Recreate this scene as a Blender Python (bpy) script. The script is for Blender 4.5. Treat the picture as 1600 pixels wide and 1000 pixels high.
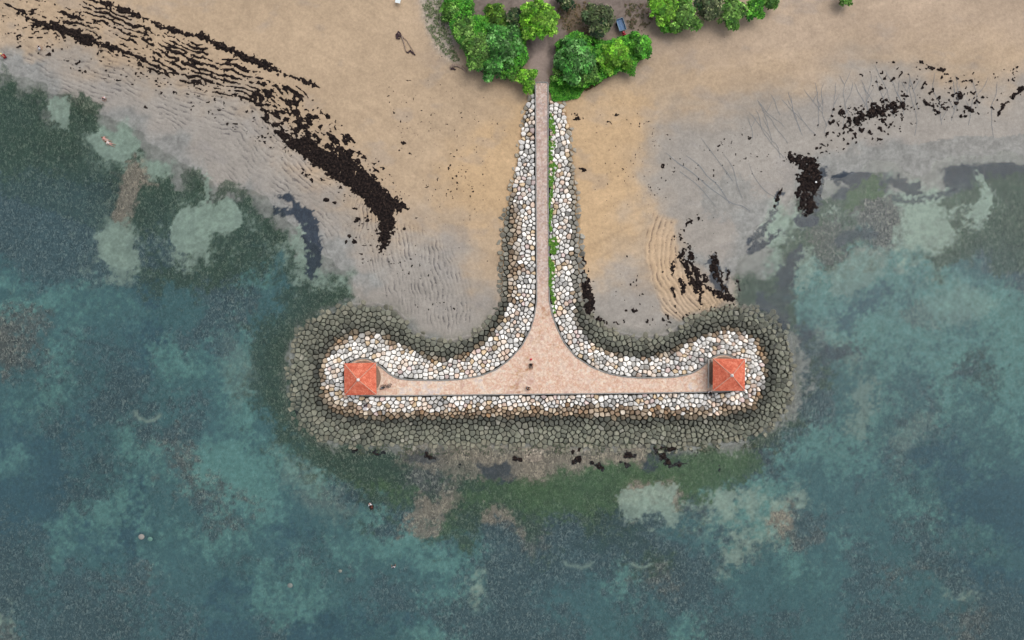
import bpy, bmesh, math, random
import numpy as np
from mathutils import Vector, Matrix
import time
T0 = time.time()
for o in list(bpy.data.objects): bpy.data.objects.remove(o)
R = math.radians
random.seed(7)
rng = np.random.default_rng(7)
SC = bpy.context.scene
COL = SC.collection

# ------------------------------------------------------------------ camera, sky, sun, exposure
H = 107.0                                   # metres above the water; the drone looks straight down
cam_d = bpy.data.cameras.new('camera')
cam_d.sensor_width = 36; cam_d.lens = 36 * H / 160.0
cam_d.clip_start = 1; cam_d.clip_end = 5000
cam = bpy.data.objects.new('camera', cam_d); COL.objects.link(cam)
cam.location = (0, 0, H)
SC.camera = cam

W = bpy.data.worlds.new('World'); SC.world = W; W.use_nodes = True
nt = W.node_tree; nt.nodes.clear()
sky = nt.nodes.new('ShaderNodeTexSky'); sky.sky_type = 'NISHITA'; sky.sun_disc = False
SUN_EL, SUN_AZ = R(62), R(50)               # azimuth clockwise from +Y
sky.sun_elevation = SUN_EL; sky.sun_rotation = SUN_AZ
sky.air_density = 1.0; sky.dust_density = 4.0; sky.ozone_density = 1.0
hs = nt.nodes.new('ShaderNodeHueSaturation'); hs.inputs['Saturation'].default_value = 0.35
bg = nt.nodes.new('ShaderNodeBackground'); bg.inputs['Strength'].default_value = 0.15
wo = nt.nodes.new('ShaderNodeOutputWorld')
nt.links.new(sky.outputs[0], hs.inputs['Color']); nt.links.new(hs.outputs[0], bg.inputs[0]); nt.links.new(bg.outputs[0], wo.inputs[0])

sd = bpy.data.lights.new('sun', 'SUN'); sd.energy = 0.85; sd.angle = R(50); sd.color = (1, 0.96, 0.90)
sun = bpy.data.objects.new('sun', sd); COL.objects.link(sun)
sdir = Vector((math.sin(SUN_AZ) * math.cos(SUN_EL), math.cos(SUN_AZ) * math.cos(SUN_EL), math.sin(SUN_EL)))
sun.rotation_euler = sdir.to_track_quat('Z', 'Y').to_euler()
sun.location = (60, 60, 90)
SC.view_settings.view_transform = 'Standard'; SC.view_settings.look = 'None'
SC.view_settings.gamma = 1; SC.view_settings.use_curve_mapping = False
SC.view_settings.exposure = 0.0

# ------------------------------------------------------------------ helpers
def P(px, py, z=0.0):
    """map coordinate (decimetres, y down) on the survey plan -> world point at height z"""
    k = 0.1 * (H - z) / H
    return ((px - 800) * k, (500 - py) * k, z)
def s2l(c):
    return tuple(((v / 255) / 12.92 if v <= 10 else (((v / 255) + 0.055) / 1.055) ** 2.4) for v in c)
def hashn(ix, iy, seed):
    h = (ix.astype(np.int64) * 374761393 + iy.astype(np.int64) * 668265263 + seed * 1442695041) & 0xffffffff
    h = ((h ^ (h >> 13)) * 1274126177) & 0xffffffff
    h = (h ^ (h >> 16)) & 0xffffffff
    return h / 4294967295.0
def vnoise(x, y, seed):
    x0 = np.floor(x); y0 = np.floor(y); fx = x - x0; fy = y - y0
    fx = fx * fx * fx * (fx * (fx * 6 - 15) + 10); fy = fy * fy * fy * (fy * (fy * 6 - 15) + 10)
    a = hashn(x0, y0, seed); b = hashn(x0 + 1, y0, seed); c = hashn(x0, y0 + 1, seed); d = hashn(x0 + 1, y0 + 1, seed)
    return (a * (1 - fx) + b * fx) * (1 - fy) + (c * (1 - fx) + d * fx) * fy
def fbm(x, y, scale, octv=4, seed=0, gain=0.5):
    r = 0; a = 1.0; t = 0; s = 1.0 / scale
    for i in range(octv):
        r = r + a * (vnoise(x * s + 17.3 * i, y * s - 9.1 * i, seed + i * 13) * 2 - 1); t += a; a *= gain; s *= 2.03
    return r / t * 1.6
def sstep(a, b, x):
    t = np.clip((x - a) / (b - a), 0, 1); return t * t * (3 - 2 * t)
def seg_dist(x, y, pts, w=None):
    """distance to a polyline; with w, distance minus the half width interpolated along it"""
    best = np.full(x.shape, 1e9); 
    for i in range(len(pts) - 1):
        ax, ay = pts[i][:2]; bx, by = pts[i + 1][:2]
        dx, dy = bx - ax, by - ay; L = dx * dx + dy * dy + 1e-9
        t = np.clip(((x - ax) * dx + (y - ay) * dy) / L, 0, 1)
        d = np.hypot(x - ax - t * dx, y - ay - t * dy)
        if w: d = d - (pts[i][2] * (1 - t) + pts[i + 1][2] * t)
        best = np.minimum(best, d)
    return best
def poly_sd(x, y, poly):
    """signed distance, positive inside"""
    d = seg_dist(x, y, list(poly) + [poly[0]])
    inside = np.zeros(x.shape, bool); n = len(poly)
    for i in range(n):
        ax, ay = poly[i][:2]; bx, by = poly[(i + 1) % n][:2]
        c = ((ay > y) != (by > y))
        if ay != by: inside ^= c & (x < (bx - ax) * (y - ay) / (by - ay) + ax)
    return np.where(inside, d, -d)

def link(o, parent=None):
    COL.objects.link(o)
    if parent is not None: o.parent = parent
    return o
def tag(o, label=None, cat=None, group=None, kind=None):
    if label: o['label'] = label
    if cat: o['category'] = cat
    if group: o['group'] = group
    if kind: o['kind'] = kind
    return o
def empty(name, loc, rz=0, label=None, cat=None, group=None):
    o = bpy.data.objects.new(name, None); o.location = loc; o.rotation_euler = (0, 0, rz); o.empty_display_size = 0.3
    link(o); return tag(o, label, cat, group)
def mesh_np(name, verts, faces, mat=None, parent=None, attrs=None, colors=None, smooth=False):
    """verts (N,3), faces (M,k) array or list of lists"""
    me = bpy.data.meshes.new(name)
    if isinstance(faces, np.ndarray):
        M, k = faces.shape
        me.vertices.add(len(verts)); me.vertices.foreach_set('co', np.asarray(verts, np.float32).ravel())
        me.loops.add(M * k); me.loops.foreach_set('vertex_index', faces.astype(np.int32).ravel())
        me.polygons.add(M); me.polygons.foreach_set('loop_start', np.arange(0, M * k, k, dtype=np.int32))
        me.update(calc_edges=True)
    else:
        me.from_pydata([tuple(v) for v in verts], [], faces)
    if colors is not None:
        ca = me.color_attributes.new('Col', 'FLOAT_COLOR', 'POINT')
        c4 = np.ones((len(verts), 4), np.float32); c4[:, :3] = colors; ca.data.foreach_set('color', c4.ravel())
    if attrs:
        for k_, v in attrs.items():
            a = me.attributes.new(k_, 'FLOAT', 'POINT'); a.data.foreach_set('value', np.asarray(v, np.float32).ravel())
    me.validate()
    if smooth: me.polygons.foreach_set('use_smooth', np.ones(len(me.polygons), bool))
    if mat: me.materials.append(mat)
    o = bpy.data.objects.new(name, me); return link(o, parent)

def mat_new(name, rough=0.9, spec=0.2):
    m = bpy.data.materials.new(name); m.use_nodes = True
    b = m.node_tree.nodes['Principled BSDF']; b.inputs['Roughness'].default_value = rough
    b.inputs['Specular IOR Level'].default_value = spec
    return m, m.node_tree, b
def N(nt, t, **kw):
    n = nt.nodes.new(t)
    for k, v in kw.items():
        if hasattr(n, k): setattr(n, k, v)
        else: n.inputs[k].default_value = v
    return n
def ramp(nt, fac, stops):
    r = nt.nodes.new('ShaderNodeValToRGB'); e = r.color_ramp.elements
    while len(e) < len(stops): e.new(0.5)
    for i, (p, c) in enumerate(stops):
        e[i].position = p; e[i].color = (*c, 1) if len(c) == 3 else c
    nt.links.new(fac, r.inputs[0]); return r
def math_n(nt, op, a, b=None, clamp=False):
    n = nt.nodes.new('ShaderNodeMath'); n.operation = op; n.use_clamp = clamp
    for i, v in enumerate((a, b)):
        if v is None: continue
        if isinstance(v, (int, float)): n.inputs[i].default_value = v
        else: nt.links.new(v, n.inputs[i])
    return n.outputs[0]
def mixc(nt, fac, a, b, mode='MIX'):
    n = nt.nodes.new('ShaderNodeMix'); n.data_type = 'RGBA'; n.blend_type = mode
    for s, v in ((n.inputs[0], fac), (n.inputs[6], a), (n.inputs[7], b)):
        if isinstance(v, (int, float)): s.default_value = v
        elif isinstance(v, tuple): s.default_value = (*v, 1)
        else: nt.links.new(v, s)
    return n.outputs[2]
def attr(nt, name, out='Fac'):
    a = nt.nodes.new('ShaderNodeAttribute'); a.attribute_name = name; return a.outputs[out]
def objco(nt): return nt.nodes.new('ShaderNodeNewGeometry').outputs['Position']
def noise(nt, scale, detail=4, rough=0.6, dist=0.0, vec=None):
    n = N(nt, 'ShaderNodeTexNoise'); n.inputs['Scale'].default_value = scale; n.inputs['Detail'].default_value = detail
    n.inputs['Roughness'].default_value = rough; n.inputs['Distortion'].default_value = dist
    nt.links.new(vec if vec is not None else objco(nt), n.inputs['Vector']); return n.outputs['Fac']
def simple(name, rgb, rough=0.8, spec=0.3, var=0.15, scale=6.0, metal=0.0):
    m, t, b = mat_new(name, rough, spec); c = s2l(rgb)
    f = noise(t, scale, 5, 0.65)
    r = ramp(t, f, [(0.3, tuple(v * (1 - var) for v in c)), (0.7, tuple(min(1, v * (1 + var)) for v in c))])
    t.links.new(r.outputs[0], b.inputs['Base Color']); b.inputs['Metallic'].default_value = metal
    return m

# ------------------------------------------------------------------ plan of the ground
# class: display colour, height (m), fleck strength, ripple
CL = {
 'D': ((180,158,132),  0.75, 0.00), 'W': ((191,163,128), 0.70, 0.00), 'P': ((178,158,137), 1.00, 0.0),
 'G': ((158,152,144),  0.25, 0.00), 'g': ((142,142,138), 0.04, 0.00), 'M': ((146,162,150), -0.22, 0.05),
 'T': ((100,141,136), -0.60, 0.30), 't': ((72,106,109), -0.80, 0.35), 'd': ((54,84,97), -1.10, 0.25),
 's': ((66,84,90), -0.60, 1.10), 'e': ((58,77,62), -0.32, 0.85), 'a': ((72,96,64), -0.20, 0.6),
 'k': ((54,74,74), -0.50, 0.40), 'b': ((88,90,88), -0.32, 1.5), 'n': ((58,66,76), -0.15, 0.15),
 'l': ((132,123,111), -0.04, 1.0), 'S': ((128,116,108), 1.45, 0.00)}
KEYS = list(CL); KI = {k: i for i, k in enumerate(KEYS)}
ROWS = """D675 P700 S1030 P1600
D660 P700 S1020 P1600
G20 D680 P710 S1000 P1600
g40 G120 D720 S950 P1330 D1600
e10 g70 G200 D800 S900 D1330 G1450 D1600
e30 g90 G330 D790 W860 D1270 G1600
e70 g100 e120 G400 D780 W1000 D1150 G1600
e75 M105 e150 g230 G420 D760 W1030 G1600
e130 M200 g290 G440 D740 W1020 G1600
e140 M200 e220 g300 G450 D700 W1010 G1330 g1600
e195 l215 e230 M270 g330 G480 D690 W1010 G1240 g1480 n1600
s150 e185 l215 e270 g290 e320 g400 G510 D680 W1010 G1240 g1320 n1400 g1480 n1520 e1600
s180 l205 e330 g350 e400 g440 G530 D690 W1000 G1230 g1260 e1380 M1550 e1600
s180 l200 e270 M380 e430 g470 G560 D720 W1000 G1150 g1195 M1240 e1300 M1345 b1400 M1470 e1520 M1545 e1600
s155 M190 e265 M370 e450 g500 G570 D620 G720 D800 W990 D1060 G1140 g1195 M1240 e1320 b1400 M1490 e1600
s155 M190 s270 M320 e420 M440 e470 g550 G720 D790 W970 D1060 G1150 g1190 M1220 e1320 T1345 b1380 M1480 e1560 s1600
t30 s160 M210 e470 M500 g550 G730 D790 W950 G1010 D1060 g1150 g1190 M1220 n1240 e1320 T1440 e1500 t1540 s1600
t100 s120 T150 s200 e430 t450 e490 M560 g600 G740 D780 W930 G1010 D1080 G1140 e1240 n1250 T1290 e1310 T1400 t1440 T1500 t1550 T1570 s1600
T130 t200 d260 t300 s400 T420 t460 e560 G760 D790 G1060 D1130 G1160 e1230 n1260 T1300 t1340 T1400 t1460 T1600
b60 t150 T200 t300 s400 t450 e500 g620 G1100 l1180 e1240 t1300 T1600
b40 t110 T130 t190 d240 t300 s350 T380 b400 e470 g640 G1060 g1180 e1260 t1290 T1480 t1520 T1600
b50 t90 T130 t260 s350 t370 T400 e450 g1240 t1260 n1320 k1340 T1410 t1460 T1510 t1540 s1560 T1600
b40 s80 T110 s220 d250 T290 t340 T400 e450 g1240 s1300 t1330 T1420 t1460 T1500 k1540 s1560 T1600
t60 s100 t140 s240 t280 T360 t380 e460 g1240 s1280 e1320 t1340 T1380 t1460 T1500 s1540 k1580 T1600
t60 T100 t150 s220 t340 T400 k450 e470 g1240 s1300 t1340 T1370 s1400 t1440 s1480 T1520 t1560 T1600
d40 T80 s120 d160 s220 M235 t260 s320 t380 e470 g1240 s1300 t1340 T1370 s1460 T1520 t1600
t60 s110 t160 s300 t340 T400 t430 e500 g1220 e1240 s1290 T1370 t1400 T1430 s1480 t1540 T1600
d60 t110 s130 d160 t190 T220 b270 t330 T410 t440 e500 g1180 e1230 s1270 T1330 n1360 T1380 t1440 s1480 t1540 T1600
T30 d100 t150 s170 t210 T240 s280 b300 T400 t430 e620 l680 n700 l740 n760 l1000 n1040 a1180 n1230 T1330 t1380 s1420 d1500 T1530 t1600
t60 d130 t160 s200 t250 b300 T440 s480 e640 b690 e740 n790 l850 a1180 s1220 t1290 T1340 d1370 s1440 d1500 T1520 d1600
d110 s150 t200 T240 t280 b330 T420 t470 T520 e560 a620 e660 b700 e760 a960 e980 l1060 a1100 T1150 n1180 T1260 t1340 s1400 t1470 T1490 d1600
d70 s120 t150 T200 d240 t290 s320 b370 T420 t480 s540 M560 e660 l700 a760 e820 a930 e970 l1000 M1050 n1110 M1150 t1180 M1240 T1260 t1380 T1480 d1600
d100 t140 T180 d230 T260 t310 s370 T440 t560 T600 s640 l670 e740 l800 e840 s900 e980 s1040 t1120 T1200 l1230 s1320 t1400 s1500 T1540 d1600
s60 t90 T120 d220 T260 t300 T370 t420 d500 t580 T690 t720 s780 b840 s900 k1000 s1100 t1150 M1200 b1280 t1400 s1480 t1560 d1600
s70 T130 t180 d230 t320 T360 t420 d460 t520 T700 t720 T750 s800 e860 s1010 e1060 s1120 M1160 s1200 T1240 t1300 T1340 s1380 t1430 s1520 T1560 t1600
s60 t170 s220 T240 t350 s420 T470 s540 t690 s730 t760 s980 e1060 s1120 T1160 t1200 T1240 t1290 s1370 t1420 s1500 d1600
s80 t110 s190 b220 t270 s310 t410 T430 t470 T500 t580 s660 T690 s720 M770 s880 t960 T1010 b1060 s1120 t1280 T1310 s1400 b1450 s1530 d1600
s160 t210 s260 t320 d400 T440 t500 T520 t580 s620 t680 s720 T760 s850 t950 s1100 t1290 s1330 t1500 M1520 s1600
M20 t50 s200 t250 s300 t460 T490 t560 d620 t680 s740 t780 s920 t1090 s1150 t1300 s1480 t1520 s1600
b30 t60 s190 t260 s330 d400 s470 d560 t640 T700 s920 t980 s1040 T1110 s1260 t1330 s1500 b1540 s1600""".split('\n')
GR = np.zeros((40, 64), int)
for r, line in enumerate(ROWS):
    x0 = 0
    for tok in line.split():
        x1 = int(tok[1:]); c0 = int(round(x0 / 25)); c1 = max(int(round(x1 / 25)), c0 + 1 if x1 - x0 > 9 else c0)
        GR[r, c0:min(c1, 64)] = KI[tok[0]]; x0 = x1
OH = np.eye(len(KEYS))[GR]                         # 40 x 64 x K
_si = [KI[k] for k in 'DWPGS']; _s0 = OH[:, :, _si].sum(2, keepdims=True) > .5; B_ = OH[:, :, _si].copy()
for _ in range(2):
    p = np.pad(B_, ((1, 1), (1, 1), (0, 0)), 'edge'); B_ = (p[1:-1, 1:-1] * 2 + p[:-2, 1:-1] + p[2:, 1:-1] + p[1:-1, :-2] + p[1:-1, 2:]) / 6
B_ = B_ / (B_.sum(2, keepdims=True) + 1e-6); OH[:, :, _si] = np.where(_s0, B_, OH[:, :, _si])
_di = [KI[k] for k in 'TtdseakbnM']
_w0 = OH[:, :, _di].sum(2, keepdims=True) > .5; B_ = OH[:, :, _di].copy()
for _ in range(1):
    p = np.pad(B_, ((1, 1), (1, 1), (0, 0)), 'edge'); B_ = (p[1:-1, 1:-1] * 2.5 + p[:-2, 1:-1] + p[2:, 1:-1] + p[1:-1, :-2] + p[1:-1, 2:]) / 6.5
B_ = B_ / (B_.sum(2, keepdims=True) + 1e-6); OH[:, :, _di] = np.where(_w0, B_, OH[:, :, _di])
HT = np.array([CL[k][1] for k in KEYS])
CO = np.array([s2l(CL[k][0]) for k in KEYS])
FL = np.array([CL[k][2] for k in KEYS])
HG = OH @ HT
for _ in range(2):
    p = np.pad(HG, 1, 'edge'); HG = (p[1:-1, 1:-1] * 4 + p[:-2, 1:-1] + p[2:, 1:-1] + p[1:-1, :-2] + p[1:-1, 2:]) / 8
def bil(A, px, py):
    gx = np.clip(px / 25 - 0.5, 0, A.shape[1] - 1.001); gy = np.clip(py / 25 - 0.5, 0, A.shape[0] - 1.001)
    i = np.floor(gx).astype(int); j = np.floor(gy).astype(int); fx = gx - i; fy = gy - j
    fx = fx * fx * (3 - 2 * fx); fy = fy * fy * (3 - 2 * fy)
    if A.ndim == 3: fx = fx[..., None]; fy = fy[..., None]
    return (A[j, i] * (1 - fx) + A[j, i + 1] * fx) * (1 - fy) + (A[j + 1, i] * (1 - fx) + A[j + 1, i + 1] * fx) * fy
def ground_z(px, py):
    px = np.asarray(px, float); py = np.asarray(py, float)
    return bil(HG, px, py) + 0.05 * fbm(px, py, 60, 3, 5)
def gz(px, py): return float(ground_z(np.array([px]), np.array([py]))[0])

DECK = [(836,128),(837,300),(838,470),(834,495),(828,515),(815,540),(795,562),(775,577),(750,587),(720,592),(690,594),(640,593),(622,591),(610,585),
        (597,574),(588,567),(578,561),(568,559),(556,561),(546,567),(539,577),(537,589),(539,601),(546,611),(556,617),(570,619),(600,619),(800,617),(1000,615),(1060,614),
        (1125,613),(1140,612),(1152,606),(1159,597),(1161,584),(1158,570),(1149,559),(1138,554),(1128,553),(1117,556),(1108,562),(1098,572),(1085,581),(1070,586),(1050,589),
        (1000,590),(975,588),(950,583),(925,573),(900,557),(882,535),(870,510),(863,490),(859,470),(857,300),(857,128)]
OUT = [(826,150),(815,185),(808,230),(803,260),(793,300),(784,340),(779,390),(777,440),(778,465),(768,490),(752,510),(735,522),(705,530),(675,527),(652,518),(640,502),(622,483),(590,472),
       (545,474),(510,484),(480,498),(462,518),(456,545),(448,570),(447,600),(452,640),(462,665),(490,685),(520,698),(560,703),(620,700),(680,700),(760,700),(820,703),(900,705),(960,703),
       (1050,705),(1130,698),(1180,688),(1215,665),(1235,635),(1243,600),(1243,570),(1238,530),(1225,500),(1200,483),(1160,475),(1120,478),(1090,487),(1065,505),(1040,520),(1000,525),
       (960,515),(935,500),(918,480),(914,460),(912,400),(908,350),(905,300),(898,250),(893,200),(885,165),(878,158),(860,155),(846,150)]
MID = [(829,150),(817,190),(811,250),(801,290),(799,330),(797,400),(795,450),(790,480),(778,505),(760,528),(735,547),(700,561),(670,558),(645,545),(620,530),(595,521),(570,516),(545,520),
       (525,530),(508,550),(500,575),(499,600),(505,630),(520,644),(545,651),(600,654),(700,654),(800,652),(900,651),(1000,654),(1100,652),(1150,647),(1180,635),(1195,610),(1200,580),
       (1197,555),(1185,530),(1165,517),(1140,511),(1110,517),(1080,530),(1050,547),(1010,557),(970,554),(930,538),(907,515),(899,490),(897,450),(894,400),(891,330),(889,250),(888,200),(884,170),(862,155),(846,150)]
DZ = 1.9                                            # height of the deck
def slope_z(px, py, zg=None):
    dd = -poly_sd(px, py, DECK); dm = poly_sd(px, py, MID); do = poly_sd(px, py, OUT)
    if zg is None: zg = ground_z(px, py)
    zm = np.maximum(0.45, zg + 0.15)
    t = np.clip(dd / (dd + np.maximum(dm, 0) + 1e-6), 0, 1)
    za = (DZ - 0.22) * (1 - t) + zm * t
    t2 = np.clip(-dm / (-dm + np.maximum(do, 0) + 1e-6), 0, 1)
    zb = zm * (1 - t2) + (zg - 0.05) * t2
    return np.where(dm > 0, za, zb), dd, dm, do

# ------------------------------------------------------------------ ground
x_in = np.arange(-30, 1631, 1.6); y_in = np.arange(-30, 1031, 1.6)
def ext(a):
    g = []; s = 6.0; v = 0.0
    while v < 7000: v += s; g.append(v); s *= 1.3
    g = np.array(g); return np.concatenate([a[0] - g[::-1], a, a[-1] + g])
gx = ext(x_in); gy = ext(y_in)
X, Y = np.meshgrid(gx, gy); shp = X.shape; X = X.ravel(); Y = Y.ravel()
wk = 1 + 1.1 * sstep(.1, .5, -bil(HG, X, Y))
wx = X + (12 * fbm(X, Y, 60, 4, 11) + 7 * fbm(X, Y, 22, 4, 21)) * wk + 3 * fbm(X, Y, 8, 3, 31); wy = Y + (12 * fbm(X, Y, 60, 4, 12) + 7 * fbm(X, Y, 22, 4, 22)) * wk + 3 * fbm(X, Y, 8, 3, 32)
wd = sstep(.02, .3, -bil(HG, X, Y)); wx = wx + 7 * wd * fbm(X, Y, 4.5, 2, 33); wy = wy + 7 * wd * fbm(X, Y, 4.5, 2, 34)
wts = bil(OH, wx, wy)
depth_soft = np.clip(-bil(HG, X, Y), 0, 1)
for k in range(len(KEYS)):
    if KEYS[k] in 'TtdsebaknlM':
        wts[:, k] *= np.exp(1.5 * fbm(X, Y, 26, 6, 100 + 7 * k, 0.88) + 0.9 * fbm(X, Y, 6, 2, 700 + k) + 0.8 * fbm(X, Y, 80, 3, 300 + 7 * k))
    elif KEYS[k] in 'DWPGS':
        wts[:, k] *= np.exp(0.9 * fbm(X, Y * 2.0, 60, 4, 100 + 7 * k))
wts += .012 * (depth_soft > .3)[:, None] * np.isin(np.array(KEYS), list('Ttdsk'))[None, :] * np.exp(1.6 * fbm(X, Y, 18, 4, 99, .7))[:, None]
pw = np.where(depth_soft > 0.05, 1.5, 1.0)[:, None]
wts = wts ** pw; wts /= wts.sum(1, keepdims=True) + 1e-9
POLY = [
 ('e', 2, [(0,93),(12,105),(25,130),(40,142),(70,145),(76,160),(78,182),(92,200),(120,205),(135,216),(150,236),(166,248),(190,252),(190,300),(180,345),(150,360),(0,300)], .55),
 ('M', 2, [(75,148),(105,148),(107,185),(102,200),(90,196),(77,182)], .9),
 ('e', 2.5, [(108,152),(125,147),(160,157),(152,190),(152,205),(130,205),(108,195)], .9),
 ('M', 1.5, [(133,217),(150,208),(165,203),(210,212),(222,225),(205,240),(195,252),(168,247),(150,236)], 1),
 ('l', 2, [(198,248),(217,256),(222,290),(212,310),(203,322),(194,347),(180,347),(179,325),(188,295),(193,265)], 1),
 ('M', 1.2, [(152,367),(165,357),(182,350),(187,370),(198,388),(218,393),(215,410),(208,421),(185,421),(168,412),(155,402)], 1),
 ('M', 1.0, [(268,345),(283,326),(320,322),(340,315),(352,308),(368,316),(382,338),(376,354),(360,363),(345,363),(332,358),(322,361),(318,375),(308,390),(292,397),(278,391),(265,372)], 1),
 ('e', 3, [(285,262),(312,265),(325,285),(318,315),(300,322),(282,300)], .8),
 ('e', 3, [(332,300),(350,285),(372,292),(395,318),(390,325),(372,312),(352,305),(334,322)], .8),
 ('M', 2, [(322,270),(332,280),(329,325),(320,325)], .9),
 ('n', 2, [(430,303),(452,298),(464,318),(485,328),(496,345),(502,370),(501,400),(494,428),(488,440),(478,425),(474,400),(476,378),(469,352),(456,342),(426,337),(432,325),(452,330),(455,318),(440,308)], 1),
 ('M', 4, [(455,368),(472,352),(477,380),(474,420),(482,445),(466,438),(458,418)], .8),
 ('e', 4, [(398,600),(420,530),(440,480),(470,453),(535,452),(560,466),(500,484),(470,505),(455,540),(447,600),(452,640),(440,665),(415,640)], .8),
 ('e', 4, [(440,645),(470,668),(520,698),(560,705),(640,712),(640,745),(560,760),(500,735),(455,700)], .6),
 ('n', 2, [(1297,277),(1330,265),(1370,256),(1362,276),(1345,292),(1320,290),(1300,285)], 1),
 ('n', 2, [(1300,302),(1312,292),(1330,300),(1318,312),(1303,316)], .9),
 ('n', 2, [(1390,282),(1408,273),(1425,284),(1440,284),(1438,306),(1420,302),(1395,290)], .9),
 ('n', 2.5, [(1388,305),(1440,310),(1480,297),(1525,288),(1505,303),(1450,316),(1415,317),(1390,314)], .8),
 ('n', 2.5, [(1473,264),(1500,254),(1540,261),(1560,250),(1602,255),(1602,284),(1560,278),(1530,272),(1500,269)], .9),
 ('a', 4, [(1330,300),(1375,275),(1385,300),(1370,312),(1345,318),(1325,335),(1318,320)], .9),
 ('b', 3, [(1350,312),(1392,305),(1402,330),(1398,360),(1378,392),(1365,370),(1348,345)], .9),
 ('b', 4, [(1270,350),(1320,340),(1330,372),(1310,405),(1285,410),(1268,380)], .7),
 ('M', 1.5, [(1443,352),(1460,343),(1482,348),(1489,362),(1478,378),(1458,376),(1444,366)], .9),
 ('M', 2, [(1522,270),(1540,275),(1552,310),(1545,340),(1530,352),(1517,345),(1505,332),(1525,330),(1532,310),(1528,288)], .9),
 ('g', .8, [(1292,266),(1312,252),(1340,243),(1362,244),(1382,238),(1410,226),(1435,226),(1455,220),(1480,217),(1500,211),(1530,213),(1560,214),(1640,203),(1640,262),(1540,250),(1480,262),(1400,268),(1330,270)], .85),
 ('n', 2, [(1167,395),(1175,385),(1200,372),(1222,360),(1218,368),(1195,387),(1175,402)], 1),
 ('n', 2, [(1163,388),(1180,362),(1200,345),(1213,318),(1220,293),(1226,300),(1217,325),(1202,358),(1185,378)], .9),
 ('n', 2, [(1101,410),(1115,398),(1125,425),(1130,445),(1137,440),(1134,415),(1142,420),(1136,455),(1120,458),(1108,430)], .9),
 ('n', 2, [(1176,465),(1190,460),(1206,472),(1226,490),(1232,515),(1220,517),(1205,492),(1185,482)], 1),
 ('n', 3, [(1208,445),(1228,402),(1250,383),(1260,393),(1245,420),(1235,442),(1215,452)], .9),
 ('d', 6, [(1305,508),(1345,470),(1385,440),(1402,450),(1380,477),(1345,497),(1330,522),(1305,516)], .8),
 ('n', 2, [(1240,345),(1262,330),(1275,335),(1275,352),(1248,358)], 1),
 ('n', 2, [(1262,268),(1292,262),(1288,290),(1278,330),(1266,330)], .9),
 ('M', 5, [(1250,400),(1270,385),(1280,410),(1262,445),(1238,450)], .6),
 ('M', 6, [(1290,430),(1320,395),(1360,385),(1390,402),(1370,440),(1330,465),(1300,450)], .5),
 ('n', 3, [(1300,376),(1320,360),(1362,356),(1376,372),(1340,374),(1318,388)], .8),
 ('e', 3, [(1450,400),(1490,385),(1540,352),(1560,300),(1545,270),(1640,272),(1640,410),(1560,430),(1530,385),(1500,407),(1465,417)], .9),
 ('e', 3, [(1462,320),(1500,300),(1535,285),(1532,310),(1500,327),(1480,332)], .9),
 ('b', 3, [(1405,500),(1440,465),(1462,500),(1468,515),(1430,510)], .5),
 ('g', 7, [(1085,300),(1140,268),(1200,310),(1205,345),(1150,352),(1110,335)], .7),
 ('M', 9, [(1335,600),(1368,590),(1366,640),(1350,700),(1328,675)], .6),
 ('M', 10, [(1275,500),(1300,515),(1345,560),(1340,590),(1305,545),(1280,525)], .4),
 ('M', 10, [(1440,470),(1500,440),(1560,470),(1530,500),(1470,510)], .35),
 ('M', 12, [(345,520),(385,545),(400,600),(372,640),(350,600)], .3),
 ('M', 12, [(430,690),(500,740),(560,800),(520,820),(450,760)], .3),
 ('M', 10, [(1380,690),(1440,640),(1470,650),(1410,720)], .35),
 ('n', 5, [(1280,560),(1300,540),(1330,540),(1345,552),(1320,562),(1290,565)], .8),
 ('n', 4, [(1190,470),(1235,430),(1240,460),(1225,490),(1200,480)], .6),
 ('a', 4, [(700,770),(760,765),(800,752),(850,748),(900,742),(950,735),(1000,745),(968,768),(960,800),(900,805),(850,790),(760,790)], .75),
 ('a', 4, [(1020,722),(1090,708),(1180,703),(1200,735),(1150,755),(1060,757),(1030,742)], .8),
 ('l', 5, [(660,700),(1010,700),(1005,716),(930,722),(870,732),(800,742),(720,745),(660,735)], .75),
 ('M', 3, [(962,777),(980,763),(1010,766),(1035,752),(1060,757),(1055,780),(1048,798),(1058,822),(1045,822),(1030,802),(1010,794),(1000,808),(985,806),(970,796)], .85),
 ('M', 2.5, [(1120,772),(1150,762),(1162,775),(1145,786),(1148,811),(1130,812),(1120,796)], .85),
 ('M', 2, [(1128,858),(1155,860),(1158,876),(1145,880),(1132,868)], .8),
 ('l', 6, [(690,755),(720,750),(712,775),(700,790),(692,810),(686,808),(692,785)], .55),
 ('n', 3, [(745,725),(790,722),(795,740),(760,748)], .8), ('n', 2, [(628,708),(668,705),(690,715),(670,722),(640,720)], .7),
]
for c, soft, pl, amt in POLY:
    xs = [p[0] for p in pl]; ys = [p[1] for p in pl]
    m = (X > min(xs) - 25) & (X < max(xs) + 25) & (Y > min(ys) - 25) & (Y < max(ys) + 25)
    q1, q2 = (1.6, 1.6) if soft <= 1.5 else ((5, 4) if soft <= 3 else (9, 8)); ux = X[m] + q1 * fbm(X[m], Y[m], 20, 4, 41) + q2 * fbm(X[m], Y[m], 4.5, 2, 43); uy = Y[m] + q1 * fbm(X[m], Y[m], 20, 4, 42) + q2 * fbm(X[m], Y[m], 4.5, 2, 44)
    k = sstep(-soft, soft, poly_sd(ux, uy, pl)) * amt
    k = k * (1 if soft <= 1.5 else np.clip(1.12 + (.15 if c == 'n' else .5) * fbm(X[m], Y[m], 12, 4, 45, .7), 0, 1)); wts[m] *= (1 - k)[:, None]; wts[m, KI[c]] += k
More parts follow.
